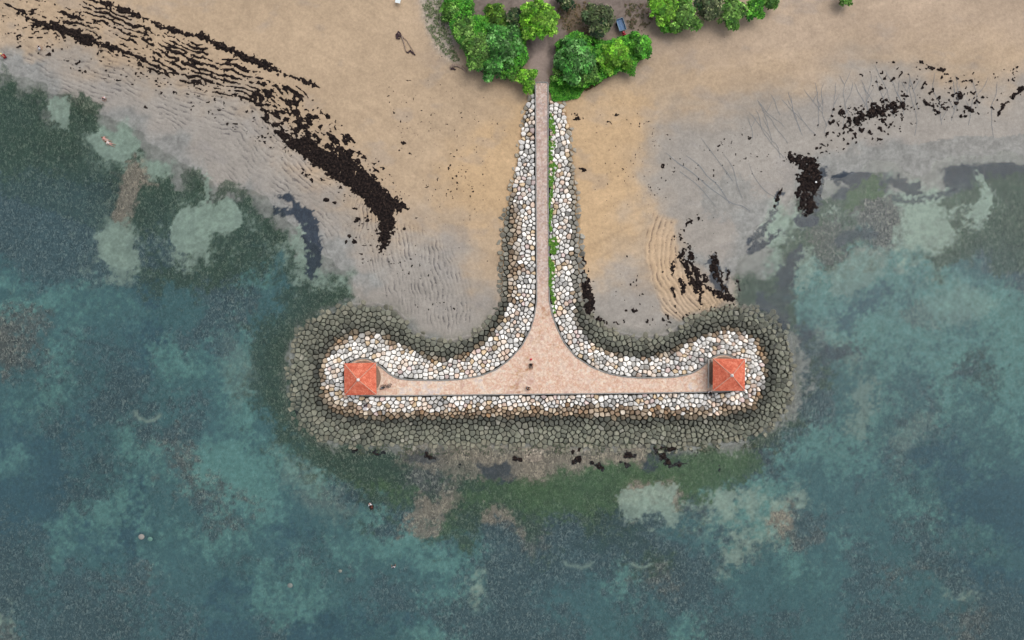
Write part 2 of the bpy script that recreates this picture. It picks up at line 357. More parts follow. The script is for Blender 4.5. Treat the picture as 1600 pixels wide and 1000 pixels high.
for cx_, cy_, rx_, ry_, a0, a1 in [(902,868,26,18,.35,2.8), (1002,875,17,11,.2,3.0), (232,640,20,17,.2,3.3)]:
    an = np.arctan2((Y - cy_) / ry_, (X - cx_) / rx_); rr = np.hypot((X - cx_) / rx_, (Y - cy_) / ry_)
    k = np.exp(-((rr - 1 + .12 * fbm(X, Y, 12, 3, 77)) / 0.17) ** 2) * sstep(a0, a0 + .4, an) * (1 - sstep(a1 - .4, a1, an)) * .7
    wts *= (1 - k)[:, None]; wts[:, KI['M']] += k
C = wts @ CO; F = wts @ FL
sand = wts[:, [KI[k] for k in 'DWPG']].sum(1)
# large soft tonal drift of the sand and wet bands
C *= (1 + 0.07 * sand * fbm(X, Y * 1.5, 120, 4, 55))[:, None]
C *= (1 + (0.22 * (1 - sand)) * fbm(X, Y, 7, 3, 56, .8) + 0.10 * (1 - sand) * fbm(X, Y, 150, 3, 57))[:, None]
lf = X < 845
ua = np.where(lf, X * .80 + Y * .60, X * .90 - Y * .43); va = np.where(lf, -X * .60 + Y * .80, X * .43 + Y * .90) + 9 * fbm(X, Y, 120, 3, 58)
stk = fbm(ua * .10, va, 7, 4, 59, .65) + .6 * fbm(ua * .2, va, 22, 3, 60)
C *= (1 + sand * (.055 * stk * (.5 + .8 * sstep(-.4, .5, fbm(X, Y, 90, 3, 64))) + .05 * fbm(X, Y, 5, 3, 65, .7) * sstep(-.2, .6, fbm(X, Y, 50, 3, 66))))[:, None]
# dark damp patches on the upper beach, old tyre sweep marks
smz = sstep(.35, .9, fbm(X * .7 + Y * .5, Y * 1.2 - X * .4, 38, 4, 71)) * sand
C = C * (1 - 0.22 * smz[:, None]) + np.array(s2l((140, 138, 138))) * (0.22 * smz[:, None]) * 1.0
# path through the trees
pth = sstep(-3, 3, poly_sd(X + 3 * fbm(X, Y, 14, 3, 61), Y, [(836,-60),(858,-60),(856,60),(856,150),(836,150),(823,112),(833,80)]))
C = C * (1 - pth[:, None]) + np.array(s2l((158,142,132))) * pth[:, None]
# grey-brown dune ground at the left of the trees, dry grass at the right
du = sstep(-8, 8, poly_sd(X + 6 * fbm(X, Y, 20, 3, 62), Y, [(655,-60),(695,-60),(708,60),(715,100),(700,95),(672,60),(655,20)]))
C = C * (1 - .7 * du[:, None]) + np.array(s2l((160,155,145))) * .7 * du[:, None]
dg = sstep(-10, 8, poly_sd(X + 6 * fbm(X, Y, 20, 3, 63), Y, [(875,5),(905,2),(915,40),(925,65),(895,60),(870,35)]))
C = C * (1 - .6 * dg[:, None]) + np.array(s2l((112,96,72))) * .6 * dg[:, None]
# sea-coloured mud round the toe stones
Zg = ground_z(X, Y)
rm = (X > 430) & (X < 1260) & (Y > 140) & (Y < 720)
do_ = np.full(X.shape, -1e3); do_[rm] = poly_sd(X[rm], Y[rm], OUT)
fr = np.exp(-(np.clip(-do_, 0, 999) / 9) ** 2) * (do_ < 0) * sstep(440, 500, Y) * .35
C = C * (1 - fr[:, None]) + np.array(s2l((92,94,82))) * fr[:, None]; F = F + fr * .6
fl_ = sstep(560, 640, Y) * np.exp(-(np.clip(-do_, 0, 999) / 16) ** 2) * (do_ < 0); F = F + .5 * fl_
F = np.maximum(F, du * .8)
Zg = np.where(do_ > 3, np.minimum(Zg, slope_z(X, Y, Zg)[0] - 0.45) if False else Zg - 0.25 * sstep(0, 8, do_), Zg)
# ripples: strength and phase (in crests)
L1 = [(-60,-10),(35,22),(90,45),(150,68),(205,90),(270,130),(340,150),(400,165),(440,215),(480,250),(540,290),(580,330),(600,380),(620,450)]
dl = seg_dist(X, Y, L1)
side = poly_sd(X, Y, L1 + [(620,1200),(-400,1200),(-400,-10)])
sdl = np.where(side > 0, dl, -dl)
warp = 7 * fbm(X, Y, 50, 4, 81) + 2 * fbm(X, Y, 14, 3, 82)
phA = (sdl + warp) / 8.0
mA = sstep(-60, 0, sdl) * (1 - sstep(60, 150, sdl + 25 * fbm(X, Y, 60, 3, 83))) * (1 - sstep(520, 600, X)) * (.25 + .75 * sstep(-.3, .5, fbm(X, Y, 45, 3, 84)))
mA *= 1.35
mA = np.maximum(mA, .3 * sstep(-90, -60, sdl) * (1 - sstep(380, 480, X)) * sstep(-20, 0, sdl + 60))
phB = (X - 0.28 * (Y - 350) + 0.0022 * (Y - 430) ** 2 * np.sign(Y - 430) + 5 * fbm(X, Y, 35, 4, 85)) / 6.5
mB = 2.0 * sstep(-12, 14, poly_sd(X + 8 * fbm(X, Y, 30, 3, 86), Y, [(545,300),(600,335),(640,340),(690,380),(735,440),(740,500),(700,520),(650,500),(620,470),(580,430),(535,350)])) * .9
mB *= (.3 + .7 * sstep(-.5, .4, fbm(X, Y, 30, 3, 89)))
phC = (X - np.where(Y > 405, .0062, .003) * (Y - 405) ** 2 + 3.5 * fbm(X, Y, 30, 3, 87)) / 8.6
mC = sstep(-5, 6, poly_sd(X + 4 * fbm(X, Y, 20, 3, 88), Y, [(1022,330),(1055,345),(1062,400),(1080,440),(1110,450),(1140,465),(1120,480),(1085,488),(1060,500),(1040,490),(1018,440),(1008,400)])) * 1.5
wA = mA > np.maximum(mB, mC); wB = (mB >= mC) & ~wA
ph = np.where(wA, phA, np.where(wB, phB, phC)); rip = np.where(wA, mA, np.where(wB, mB, mC)) * np.clip(sand + wts[:, KI['g']] * .5, 0, 1)
near = (X > -45) & (X < 1645) & (Y > -45) & (Y < 1045)
kcol = mC[:, None] * .35
C = C * (1 - kcol) + np.array(s2l((205,175,140))) * kcol
Zg = Zg + 0.03 * np.where(mC > .2, np.sin(ph * 2 * math.pi), 0) * near
kz = 0.1 * (H - Zg) / H
V = np.stack([(X - 800) * kz, (500 - Y) * kz, Zg], 1)
ny, nx = shp
I = np.arange(nx * ny).reshape(shp)
Fc = np.stack([I[1:, :-1].ravel(), I[1:, 1:].ravel(), I[:-1, 1:].ravel(), I[:-1, :-1].ravel()], 1)

m, t, b = mat_new('ground', 0.9, 0.15)
col = attr(t, 'Col', 'Color'); fleck = attr(t, 'fleck'); rp = attr(t, 'ripple'); phs = attr(t, 'phase'); sn = attr(t, 'sand')
pos = objco(t)
# grain and mottling
def stretch(f, k): return math_n(t, 'ADD', math_n(t, 'MULTIPLY', math_n(t, 'SUBTRACT', f, 0.5), k), 0.5, True)
g1 = stretch(noise(t, 2.4, 5, 0.75), 2.2); g2 = stretch(noise(t, 0.5, 5, 0.7), 1.8)
v = math_n(t, 'ADD', math_n(t, 'MULTIPLY', math_n(t, 'SUBTRACT', g1, 0.5), 0.30), math_n(t, 'MULTIPLY', math_n(t, 'SUBTRACT', g2, 0.5), 0.25))
c1 = mixc(t, 1.0, col, ramp(t, math_n(t, 'ADD', v, 0.5), [(0.0, (0.45,)*3), (1.0, (1.55,)*3)]).outputs[0], 'MULTIPLY')
# weed flecks: short curled pale blades on dark
def strands(rz, sc):
    mp = N(t, 'ShaderNodeMapping'); mp.inputs['Rotation'].default_value = (0, 0, rz); mp.inputs['Scale'].default_value = (1.0, 0.62, 1)
    t.links.new(pos, mp.inputs['Vector']); return stretch(noise(t, sc, 3, 0.6, 1.2, mp.outputs[0]), 2.6)
sel0 = ramp(t, noise(t, 0.35, 3, 0.6), [(0.45, (0,)*3), (0.55, (1,)*3)]).outputs[0]
f1 = N(t, 'ShaderNodeMix'); t.links.new(sel0, f1.inputs[0]); t.links.new(strands(1.1, 3.4), f1.inputs[2]); t.links.new(strands(-0.35, 3.2), f1.inputs[3]); f1 = f1.outputs[0]; f2 = noise(t, 1.1, 4, 0.6, 0.8)
pale = ramp(t, f1, [(0.52, (0, 0, 0)), (0.74, (1, 1, 1))]).outputs[0]
dark = ramp(t, f1, [(0.22, (1, 1, 1)), (0.45, (0, 0, 0))]).outputs[0]
clump = ramp(t, f2, [(0.35, (.15,)*3), (0.62, (1, 1, 1))]).outputs[0]
fk = mixc(t, 1.0, clump, fleck, 'MULTIPLY')
pk = mixc(t, 1.0, pale, fk, 'MULTIPLY'); dk = mixc(t, 1.0, dark, fk, 'MULTIPLY')
c2 = mixc(t, math_n(t, 'MULTIPLY', dk, 0.75), c1, mixc(t, 1.0, c1, (0.35, 0.38, 0.42), 'MULTIPLY'))
c3 = mixc(t, math_n(t, 'MULTIPLY', pk, 0.85), c2, mixc(t, 0.55, mixc(t, 1.0, c2, (3.2, 3.0, 2.8), 'MULTIPLY'), s2l((140, 138, 128))))
# ripple marks: damp detritus lies in the troughs
sw = math_n(t, 'SINE', math_n(t, 'MULTIPLY', phs, 2 * math.pi))
tr = ramp(t, math_n(t, 'MULTIPLY_ADD', sw, 0.5), [(0, (0,)*3), (1, (1,)*3)])
tr.inputs[0].links[0].from_node.inputs[2].default_value = 0.5
trf = ramp(t, tr.outputs[0], [(0.0, (1,)*3), (0.38, (0,)*3)]).outputs[0]
brk = ramp(t, noise(t, 0.7, 5, 0.75), [(0.46, (0.0,)*3), (0.60, (1,)*3)]).outputs[0]
rk = math_n(t, 'MULTIPLY', math_n(t, 'MULTIPLY', trf, brk), math_n(t, 'MULTIPLY', rp, 1.0), True)
c4 = mixc(t, rk, c3, mixc(t, 1.0, c3, (0.50, 0.50, 0.53), 'MULTIPLY'))
# small dark bits on the dry sand
vo = N(t, 'ShaderNodeTexVoronoi'); vo.feature = 'F1'; vo.inputs['Scale'].default_value = 1.15; t.links.new(pos, vo.inputs['Vector'])
bits = ramp(t, vo.outputs['Distance'], [(0.06, (1,)*3), (0.12, (0,)*3)]).outputs[0]
sel = ramp(t, noise(t, 0.22, 4, 0.7), [(0.50, (0,)*3), (0.62, (1,)*3)]).outputs[0]
bk = math_n(t, 'MULTIPLY', math_n(t, 'MULTIPLY', bits, sel), math_n(t, 'MULTIPLY', sn, 0.55))
c5 = mixc(t, bk, c4, s2l((98, 80, 70)))
sel2 = ramp(t, noise(t, 5.5, 3, 0.6), [(0.66, (0,)*3), (0.76, (1,)*3)]).outputs[0]
c5 = mixc(t, math_n(t, 'MULTIPLY', math_n(t, 'MULTIPLY', sel2, sn), 0.4), c5, s2l((120, 98, 82)))
t.links.new(c5, b.inputs['Base Color'])
bu = N(t, 'ShaderNodeBump'); bu.inputs['Strength'].default_value = 0.6; bu.inputs['Distance'].default_value = 0.12
hh = math_n(t, 'ADD', math_n(t, 'MULTIPLY', g1, 0.35), math_n(t, 'MULTIPLY', math_n(t, 'MULTIPLY', sw, rp), 0.25))
t.links.new(hh, bu.inputs['Height']); t.links.new(bu.outputs[0], b.inputs['Normal'])
ground = mesh_np('ground', V, Fc, m, None, dict(fleck=F * near, ripple=rip * near, phase=ph * near, sand=sand * (1 - .8 * wts[:, KI['G']])), C, True)
tag(ground, 'tan beach sand running down into ripple marked tidal flats and weedy seabed', kind='structure')
print('ground', time.time() - T0)

# ------------------------------------------------------------------ water
wxs = ext(np.arange(-40, 1641, 8.0)); wys = ext(np.arange(-40, 1041, 8.0))
WX, WY = np.meshgrid(wxs, wys); wsh = WX.shape; WX = WX.ravel(); WY = WY.ravel()
dep = np.clip(-bil(HG, WX + 8 * fbm(WX, WY, 60, 3, 91), WY + 8 * fbm(WX, WY, 60, 3, 92)), 0, 3) * (1 + .35 * fbm(WX, WY, 90, 4, 93))
WV = np.stack([(WX - 800) * .1, (500 - WY) * .1, np.zeros_like(WX)], 1)
I = np.arange(WX.size).reshape(wsh)
m = bpy.data.materials.new('water'); m.use_nodes = True; t = m.node_tree; t.nodes.clear()
al = attr(t, 'depth')
af = math_n(t, 'MULTIPLY', math_n(t, 'SUBTRACT', 1.0, math_n(t, 'POWER', 0.74, al)), 1.0, True)
tp = N(t, 'ShaderNodeBsdfTransparent'); df = N(t, 'ShaderNodeBsdfDiffuse'); gl = N(t, 'ShaderNodeBsdfGlossy'); gl.inputs['Roughness'].default_value = 0.12
df.inputs['Color'].default_value = (*s2l((88, 122, 130)), 1)
tp.inputs['Color'].default_value = (0.96, 0.985, 0.98, 1)
fz = N(t, 'ShaderNodeFresnel'); fz.inputs['IOR'].default_value = 1.33
bu = N(t, 'ShaderNodeBump'); bu.inputs['Strength'].default_value = 0.5; bu.inputs['Distance'].default_value = 0.08
t.links.new(noise(t, 1.6, 5, 0.7), bu.inputs['Height']); t.links.new(bu.outputs[0], gl.inputs['Normal']); t.links.new(bu.outputs[0], fz.inputs['Normal'])
mx = N(t, 'ShaderNodeMixShader'); t.links.new(af, mx.inputs[0]); t.links.new(tp.outputs[0], mx.inputs[1]); t.links.new(df.outputs[0], mx.inputs[2])
m2 = N(t, 'ShaderNodeMixShader'); t.links.new(fz.outputs[0], m2.inputs[0]); t.links.new(mx.outputs[0], m2.inputs[1]); t.links.new(gl.outputs[0], m2.inputs[2])
ou = N(t, 'ShaderNodeOutputMaterial'); t.links.new(m2.outputs[0], ou.inputs['Surface'])
wfaces = np.stack([I[1:, :-1].ravel(), I[1:, 1:].ravel(), I[:-1, 1:].ravel(), I[:-1, :-1].ravel()], 1)
dq = dep[wfaces].max(1); zq = bil(HG, WX, WY)[wfaces].min(1)
wfaces = wfaces[(dq > 0.0) | (zq < 0.12)]
water = mesh_np('water', WV, wfaces, m, None, dict(depth=dep), None, True)
tag(water, 'shallow teal sea water lying over weed and sand', kind='structure')

# ------------------------------------------------------------------ pavement, kerb, mound
def smooth_closed(pts, it=2):
    for _ in range(it):
        q = []
        for i in range(len(pts)):
            a = pts[i]; c = pts[(i + 1) % len(pts)]
            q += [(a[0] * .75 + c[0] * .25, a[1] * .75 + c[1] * .25), (a[0] * .25 + c[0] * .75, a[1] * .25 + c[1] * .75)]
        pts = q
    return pts
DKd = []
for i in range(len(DECK)):
    a, c_ = DECK[i], DECK[(i + 1) % len(DECK)]; k = max(1, int(math.hypot(c_[0] - a[0], c_[1] - a[1]) / 9))
    DKd += [(a[0] + (c_[0] - a[0]) * j / k, a[1] + (c_[1] - a[1]) * j / k) for j in range(k)]
DK = smooth_closed(DKd, 2)
dw = [Vector(P(x, y, DZ)) for x, y in DK]
n = len(dw)
def offset(loop, d):
    out = []
    for i in range(len(loop)):
        a, c_ = loop[i - 1], loop[(i + 1) % len(loop)]
        tg = (c_ - a); tg.z = 0; tg.normalize(); out.append(loop[i] + Vector((tg.y, -tg.x, 0)) * d)
    return out
area = sum(dw[i].x * dw[(i + 1) % n].y - dw[(i + 1) % n].x * dw[i].y for i in range(n))
sgn = 1 if area > 0 else -1
inner = offset(dw, -0.14 * sgn)
m, t, b = mat_new('mosaic_paving', 0.85, 0.2)
pc = N(t, 'ShaderNodeSeparateXYZ'); t.links.new(objco(t), pc.inputs[0])
vo = N(t, 'ShaderNodeTexVoronoi'); vo.inputs['Scale'].default_value = 3.6; t.links.new(objco(t), vo.inputs['Vector'])
sp = N(t, 'ShaderNodeSeparateColor'); t.links.new(vo.outputs['Color'], sp.inputs[0])
hue = ramp(t, sp.outputs[0], [(0.0, s2l((178,146,128))), (0.25, s2l((220,200,178))), (0.5, s2l((238,226,216))), (0.75, s2l((202,168,154))), (1.0, s2l((184,174,168)))])
big = noise(t, 0.3, 7, 0.78); big2 = noise(t, 0.5, 5, 0.6)
pat = ramp(t, big, [(0.38, s2l((214,200,196))), (0.45, s2l((240,216,188))), (0.5, s2l((212,158,132))), (0.55, s2l((238,216,192))), (0.62, s2l((206,164,146)))])
cc = mixc(t, 0.66, hue.outputs[0], pat.outputs[0])
dry = math_n(t, 'GREATER_THAN', pc.outputs[1], 0.8)
edgef = ramp(t, math_n(t, 'MULTIPLY_ADD', pc.outputs[1], 0.12), [(0.0, (0,)*3), (1.0, (1,)*3)])
edgef.inputs[0].links[0].from_node.inputs[2].default_value = 0.05
stem = mixc(t, 0.45, hue.outputs[0], ramp(t, big2, [(0.35, s2l((172,156,148))), (0.65, s2l((204,182,170)))]).outputs[0])
stem = mixc(t, 1.0, stem, (0.93, 0.90, 0.90), 'MULTIPLY')
cc = mixc(t, edgef.outputs[0], cc, stem)
gr = ramp(t, noise(t, 9, 3, 0.7), [(0.3, (0.80,)*3), (0.7, (1.08,)*3)])
cc = mixc(t, 1.0, cc, gr.outputs[0], 'MULTIPLY')
st_ = ramp(t, noise(t, 0.35, 7, 0.75, 0.6), [(0.56, (1, 1, 1)), (0.66, s2l((226, 210, 190))), (0.76, s2l((200, 184, 168)))])
cc = mixc(t, math_n(t, 'SUBTRACT', 1.0, math_n(t, 'MULTIPLY', edgef.outputs[0], 0.8)), cc, mixc(t, 1.0, cc, st_.outputs[0], 'MULTIPLY'))
t.links.new(cc, b.inputs['Base Color'])
bu = N(t, 'ShaderNodeBump'); bu.inputs['Strength'].default_value = 0.5; bu.inputs['Distance'].default_value = 0.02
t.links.new(vo.outputs['Distance'], bu.inputs['Height']); t.links.new(bu.outputs[0], b.inputs['Normal'])
PAVE = m
from mathutils.geometry import tessellate_polygon
pvv = [tuple(v) for v in inner] + [(v.x, v.y, 0.3) for v in inner]
pff = []
for tri in tessellate_polygon([[Vector((v.x, v.y, 0)) for v in inner]]):
    A_, B_, C_ = [inner[i] for i in tri]
    cr = (B_.x - A_.x) * (C_.y - A_.y) - (B_.y - A_.y) * (C_.x - A_.x)
    pff.append(tuple(tri) if cr > 0 else tuple(tri)[::-1])
for i in range(n): pff.append((i, i + n, (i + 1) % n + n, (i + 1) % n) if sgn > 0 else (i, (i + 1) % n, (i + 1) % n + n, i + n))
me = bpy.data.meshes.new('pavement'); me.from_pydata(pvv, [], pff); me.materials.append(PAVE)
pv = link(bpy.data.objects.new('pavement', me))
tag(pv, 'pink and cream paved deck and walkway on top of the breakwater', kind='structure')
KERB = simple('concrete_kerb', (146, 144, 140), .9, .1, .25, 1.5)
kv = []; kf = []
ko = offset(dw, 0.03 * sgn); ki = offset(dw, -0.16 * sgn)
for i in range(n):
    kv += [(ko[i].x, ko[i].y, 1.2), (ko[i].x, ko[i].y, DZ + .07), (ki[i].x, ki[i].y, DZ + .07), (ki[i].x, ki[i].y, DZ - .05)]
for i in range(n):
    a = 4 * i; c_ = 4 * ((i + 1) % n)
    for k in range(3): kf.append([a + k, a + k + 1, c_ + k + 1, c_ + k])
kerb = mesh_np('kerb', kv, np.array(kf), KERB); tag(kerb, 'grey concrete kerb round the edge of the paved deck', kind='structure')

DARK = simple('gap_shade_rubble', (46, 46, 42), .95, .1, .5, 5)  # near-black core colour paints extra shade into the gaps between stones
mx_ = np.arange(440, 1256, 4.0); my_ = np.arange(146, 714, 4.0)
MX, MY = np.meshgrid(mx_, my_); msh = MX.shape; MX = MX.ravel(); MY = MY.ravel()
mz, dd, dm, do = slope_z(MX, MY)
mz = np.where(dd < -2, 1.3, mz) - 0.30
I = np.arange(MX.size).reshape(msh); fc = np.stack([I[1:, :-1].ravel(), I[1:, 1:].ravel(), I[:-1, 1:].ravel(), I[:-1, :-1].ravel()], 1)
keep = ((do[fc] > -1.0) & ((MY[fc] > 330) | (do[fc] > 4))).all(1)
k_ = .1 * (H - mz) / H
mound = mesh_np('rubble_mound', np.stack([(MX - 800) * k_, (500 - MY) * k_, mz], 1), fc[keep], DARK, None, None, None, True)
tag(mound, 'rubble core under the armour stones, coloured dark to deepen the shade in the gaps', kind='structure')

# ------------------------------------------------------------------ armour stones
m, t, b = mat_new('armour_stone', 0.85, 0.25)
nz = noise(t, 2.6, 6, 0.7); nf = noise(t, 9, 4, 0.7)
vv = math_n(t, 'ADD', math_n(t, 'MULTIPLY', nz, 0.6), math_n(t, 'MULTIPLY', nf, 0.4))
t.links.new(mixc(t, 1.0, attr(t, 'Col', 'Color'), ramp(t, vv, [(0.3, (0.84, 0.83, 0.81)), (0.58, (1.32, 1.31, 1.29))]).outputs[0], 'MULTIPLY'), b.inputs['Base Color'])
bu = N(t, 'ShaderNodeBump'); bu.inputs['Strength'].default_value = 0.5; bu.inputs['Distance'].default_value = 0.05
t.links.new(nf, bu.inputs['Height']); t.links.new(bu.outputs[0], b.inputs['Normal'])
STONE = m
cand = rng.uniform((440, 146), (1256, 712), (90000, 2))
_, cdd, cdm, cdo = slope_z(cand[:, 0], cand[:, 1])
ok = (cdd > 2.4) & (cdo > -1.5)
cand = cand[ok]; cdm = cdm[ok]
rad = np.where(cdm > 0, 5.15, 6.2) * rng.uniform(.72, 1.3, len(cand))
grid = {}; pts = []
for (x, y), r_ in zip(cand, rad):
    gi, gj = int(x // 8), int(y // 8); bad = False
    for a in (-1, 0, 1):
        for c_ in (-1, 0, 1):
            for q in grid.get((gi + a, gj + c_), ()):
                if (q[0] - x) ** 2 + (q[1] - y) ** 2 < (0.5 * (r_ + q[2])) ** 2: bad = True; break
            if bad: break
        if bad: break
    if not bad: grid.setdefault((gi, gj), []).append((x, y, r_)); pts.append((x, y))
pts = np.array(pts); NR = len(pts)
gp = []
ip = [(p_[0], p_[1]) for p_ in DK]
for i in range(len(ip)):
    a = np.array(ip[i]); c_ = np.array(ip[(i + 1) % len(ip)]); L = np.hypot(*(c_ - a)); tn = (c_ - a) / max(L, 1e-6)
    for s_ in np.arange(0, L, 2.5):
        q = a + tn * s_; nn = np.array((tn[1], -tn[0]))
        for sg in (1, -1): gp.append(q + nn * sg * 2.6)
gp = np.array(gp); gp = gp[poly_sd(gp[:, 0], gp[:, 1], DECK) > 1.2]
oc = rng.uniform((425, 135), (1270, 725), (26000, 2)); osd = poly_sd(oc[:, 0], oc[:, 1], OUT); oc = oc[(osd < -4) & (osd > -13)]
from mathutils import kdtree
def cells(P0, ghosts):
    allp = np.vstack([P0, ghosts]); kd = kdtree.KDTree(len(allp))
    for i, p_ in enumerate(allp): kd.insert((p_[0], p_[1], 0), i)
    kd.balance(); out = []
    for i in range(len(P0)):
        cx, cy = P0[i]; poly = [(cx - 9, cy - 9), (cx + 9, cy - 9), (cx + 9, cy + 9), (cx - 9, cy + 9)]
        for co, j, dist in kd.find_n((cx, cy, 0), 18):
            if j == i: continue
            if dist < 1e-6: continue
            nx_, ny_ = (co[0] - cx) / dist, (co[1] - cy) / dist; lim = dist * .5 + ((WT[i] - WT[j]) / (2 * dist) if j < len(P0) else 0)
            np_ = []; L = len(poly); dv = [(p_[0] - cx) * nx_ + (p_[1] - cy) * ny_ - lim for p_ in poly]
            for k in range(L):
                a, c_ = poly[k], poly[(k + 1) % L]; da, db = dv[k], dv[(k + 1) % L]
                if da <= 0: np_.append(a)
                if (da < 0) != (db < 0):
                    tt = da / (da - db); np_.append((a[0] + (c_[0] - a[0]) * tt, a[1] + (c_[1] - a[1]) * tt))
            poly = np_
            if len(poly) < 3: break
        out.append(poly)
    return out
gh = np.vstack([gp, oc]); WT = rng.uniform(-5.5, 5.5, len(pts))
for it in range(1):
    cl = cells(pts, gh)
    for i, pl in enumerate(cl):
        if len(pl) >= 3:
            c_ = np.mean(pl, 0); pts[i] = pts[i] * .55 + c_ * .45
cl = cells(pts, gh)
sz, sdd, sdm, sdo = slope_z(pts[:, 0], pts[:, 1])
nB = fbm(pts[:, 0], pts[:, 1], 60, 3, 201); nC = fbm(pts[:, 0], pts[:, 1], 25, 3, 202)
WHITE = [((238,236,232), 6), ((224,222,218), 6), ((205,204,202), 4), ((228,214,200), 3), ((214,192,176), 1.5), ((176,174,170), 2.2), ((150,149,146), 1), ((203,182,152), 1.5), ((204,186,182), 1)]
BROWN = [((158,138,114), 3), ((138,117,96), 3), ((178,160,137), 3), ((118,103,86), 2.5), ((196,184,166), 2), ((152,122,92), 1.2)]
def pick(lst): return random.choices([l[0] for l in lst], [l[1] for l in lst])[0]
def lerp(a, c_, k): return tuple(a[i] * (1 - k) + c_[i] * k for i in range(3))
stones = []
for i, pl in enumerate(cl):
    if len(pl) < 3: continue
    x, y = pts[i]; dmv, ddv, dov = sdm[i], sdd[i], sdo[i]
    if dov < (1.2 if y < 430 else 3.5 + 4 * nC[i] + (2 if y > 660 else 0)) and random.random() < .6: continue
    stem_ = y < 470
    tq = ddv / (ddv + max(dmv, 0) + 1e-6)
    if dmv > 0:
        c_ = pick(WHITE)
        brown_p = (tq - .62 + .22 * nB[i]) * 3.2
        if y < 300: brown_p = -.8 if x > 847 else (.05 if tq > .6 else -1)
        elif stem_: brown_p -= .75 if x > 847 else .3
        elif y < 570: brown_p -= .45
        elif y > 612: brown_p += .55
        if random.random() < brown_p: c_ = lerp(c_, pick(BROWN), random.uniform(.75, 1))
        if x < 847 and 310 < y < 480 and .62 < tq and random.random() < .7: c_ = lerp(c_, pick(BROWN), random.uniform(.15, .6))
        if tq > .9 and (y > 480): c_ = lerp(c_, (92, 84, 70), .6)
        hgt = random.uniform(.2, .42)
    else:
        t2 = -dmv / (-dmv + max(dov, 0) + 1e-6)
        if stem_ and y < 480:
            c_ = lerp((150,148,140), (128,126,118), random.random()) if x > 847 else lerp((136,134,124), (112,110,100), random.random())
            if y < 330: c_ = lerp(c_, (176,166,150), .5)
        else:
            base = lerp((68,70,66), (124,126,113), min(1, max(0, (-dmv - 3 + 4 * nC[i]) / 16)))
            if y < 560: base = lerp(base, (104,104,94), .3)
            c_ = lerp(base, random.choice([(122,125,111), (92,94,86), (110,110,98), (136,133,119)]), random.uniform(.1, .55))
            if t2 > .8: c_ = lerp(c_, (128,124,108), .45)
            if random.random() < .03: c_ = lerp(c_, (160,158,148), .6)
        hgt = random.uniform(.12, .28)
    kb = random.uniform(.93, 1.05); c_ = tuple(max(0, v_ * kb) for v_ in c_)
    # outline: inset the cell, cut its corners
    cx, cy = np.mean(pl, 0); P2 = []
    L = len(pl); inset = random.uniform(.46, .70) * (1 if dmv > -14 else .8) + (.15 if dmv < 0 and dmv > -14 else 0)
    for k in range(L):
        a, q = pl[k], pl[(k + 1) % L]; el = math.hypot(q[0] - a[0], q[1] - a[1])
        if el < .7: P2.append(((a[0] + q[0]) / 2, (a[1] + q[1]) / 2)); continue
        for tt in ((.13, .87) if el > 1.6 else (.5,)): P2.append((a[0] + (q[0] - a[0]) * tt, a[1] + (q[1] - a[1]) * tt))
    R_ = [math.hypot(p_[0] - cx, p_[1] - cy) for p_ in P2]; mr = sum(R_) / len(R_)
    if mr < 1.3: continue
    P3 = []
    for p_, rr in zip(P2, R_):
        s_ = max(.3, (rr - inset) / rr) * random.uniform(.95, 1.02); P3.append((cx + (p_[0] - cx) * s_, cy + (p_[1] - cy) * s_))
    zb = sz[i] + random.uniform(-.12, .12)
    tx, ty = random.uniform(-.5, .5), random.uniform(-.5, .5)
    o_ = Vector(P(cx, cy, zb)); vs = []
    nn = len(P3)
    tilt = (random.uniform(-.03, .03), random.uniform(-.03, .03))
    sh = random.uniform(.70, .86)
    for (dz, s_) in ((-.4, .96), (hgt * .25, 1.0), (hgt * .85, sh)):
        for p_ in P3:
            qx, qy = cx + (p_[0] - cx) * s_, cy + (p_[1] - cy) * s_
            w_ = P(qx, qy, zb); vs.append((w_[0] - o_.x, w_[1] - o_.y, dz + (p_[0] - cx) * tilt[0] * 2 + (p_[1] - cy) * tilt[1] * 2 + (random.uniform(-.02, .02) if dz > 0 else 0)))
    vs.append((tx * .05, ty * .05, hgt))
    fs = []
    for ring in (0, 1):
        for k in range(nn):
            a = ring * nn + k; q = ring * nn + (k + 1) % nn; fs.append((a, q, q + nn, a + nn))
    for k in range(nn): fs.append((2 * nn + k, 2 * nn + (k + 1) % nn, 3 * nn))
    if x < 847: sect = 'w' if not (y > 590 and (x > 568 or (y - 590) > (568 - x))) else 's'
    else: sect = 'e' if not (y > 584 and (x < 1131 or (y - 584) > (x - 1131))) else 's'
    # winding check (plan y is flipped)
    ar = sum(P3[k][0] * P3[(k + 1) % nn][1] - P3[(k + 1) % nn][0] * P3[k][1] for k in range(nn))
    if ar > 0: fs = [f_[::-1] for f_ in fs]
    stones.append((sect, mr, o_, vs, fs, s2l(c_)))
print('stones', len(stones), time.time() - T0)
SECT = {'w': ('boulder armour slope left of the walkway, curling round the left bay and pavilion', (700, 480)),
        'e': ('boulder armour slope right of the walkway, with green weeds, curling round the right pavilion', (960, 480)),
        's': ('long straight boulder armour slope on the seaward side below the paved deck', (850, 650))}
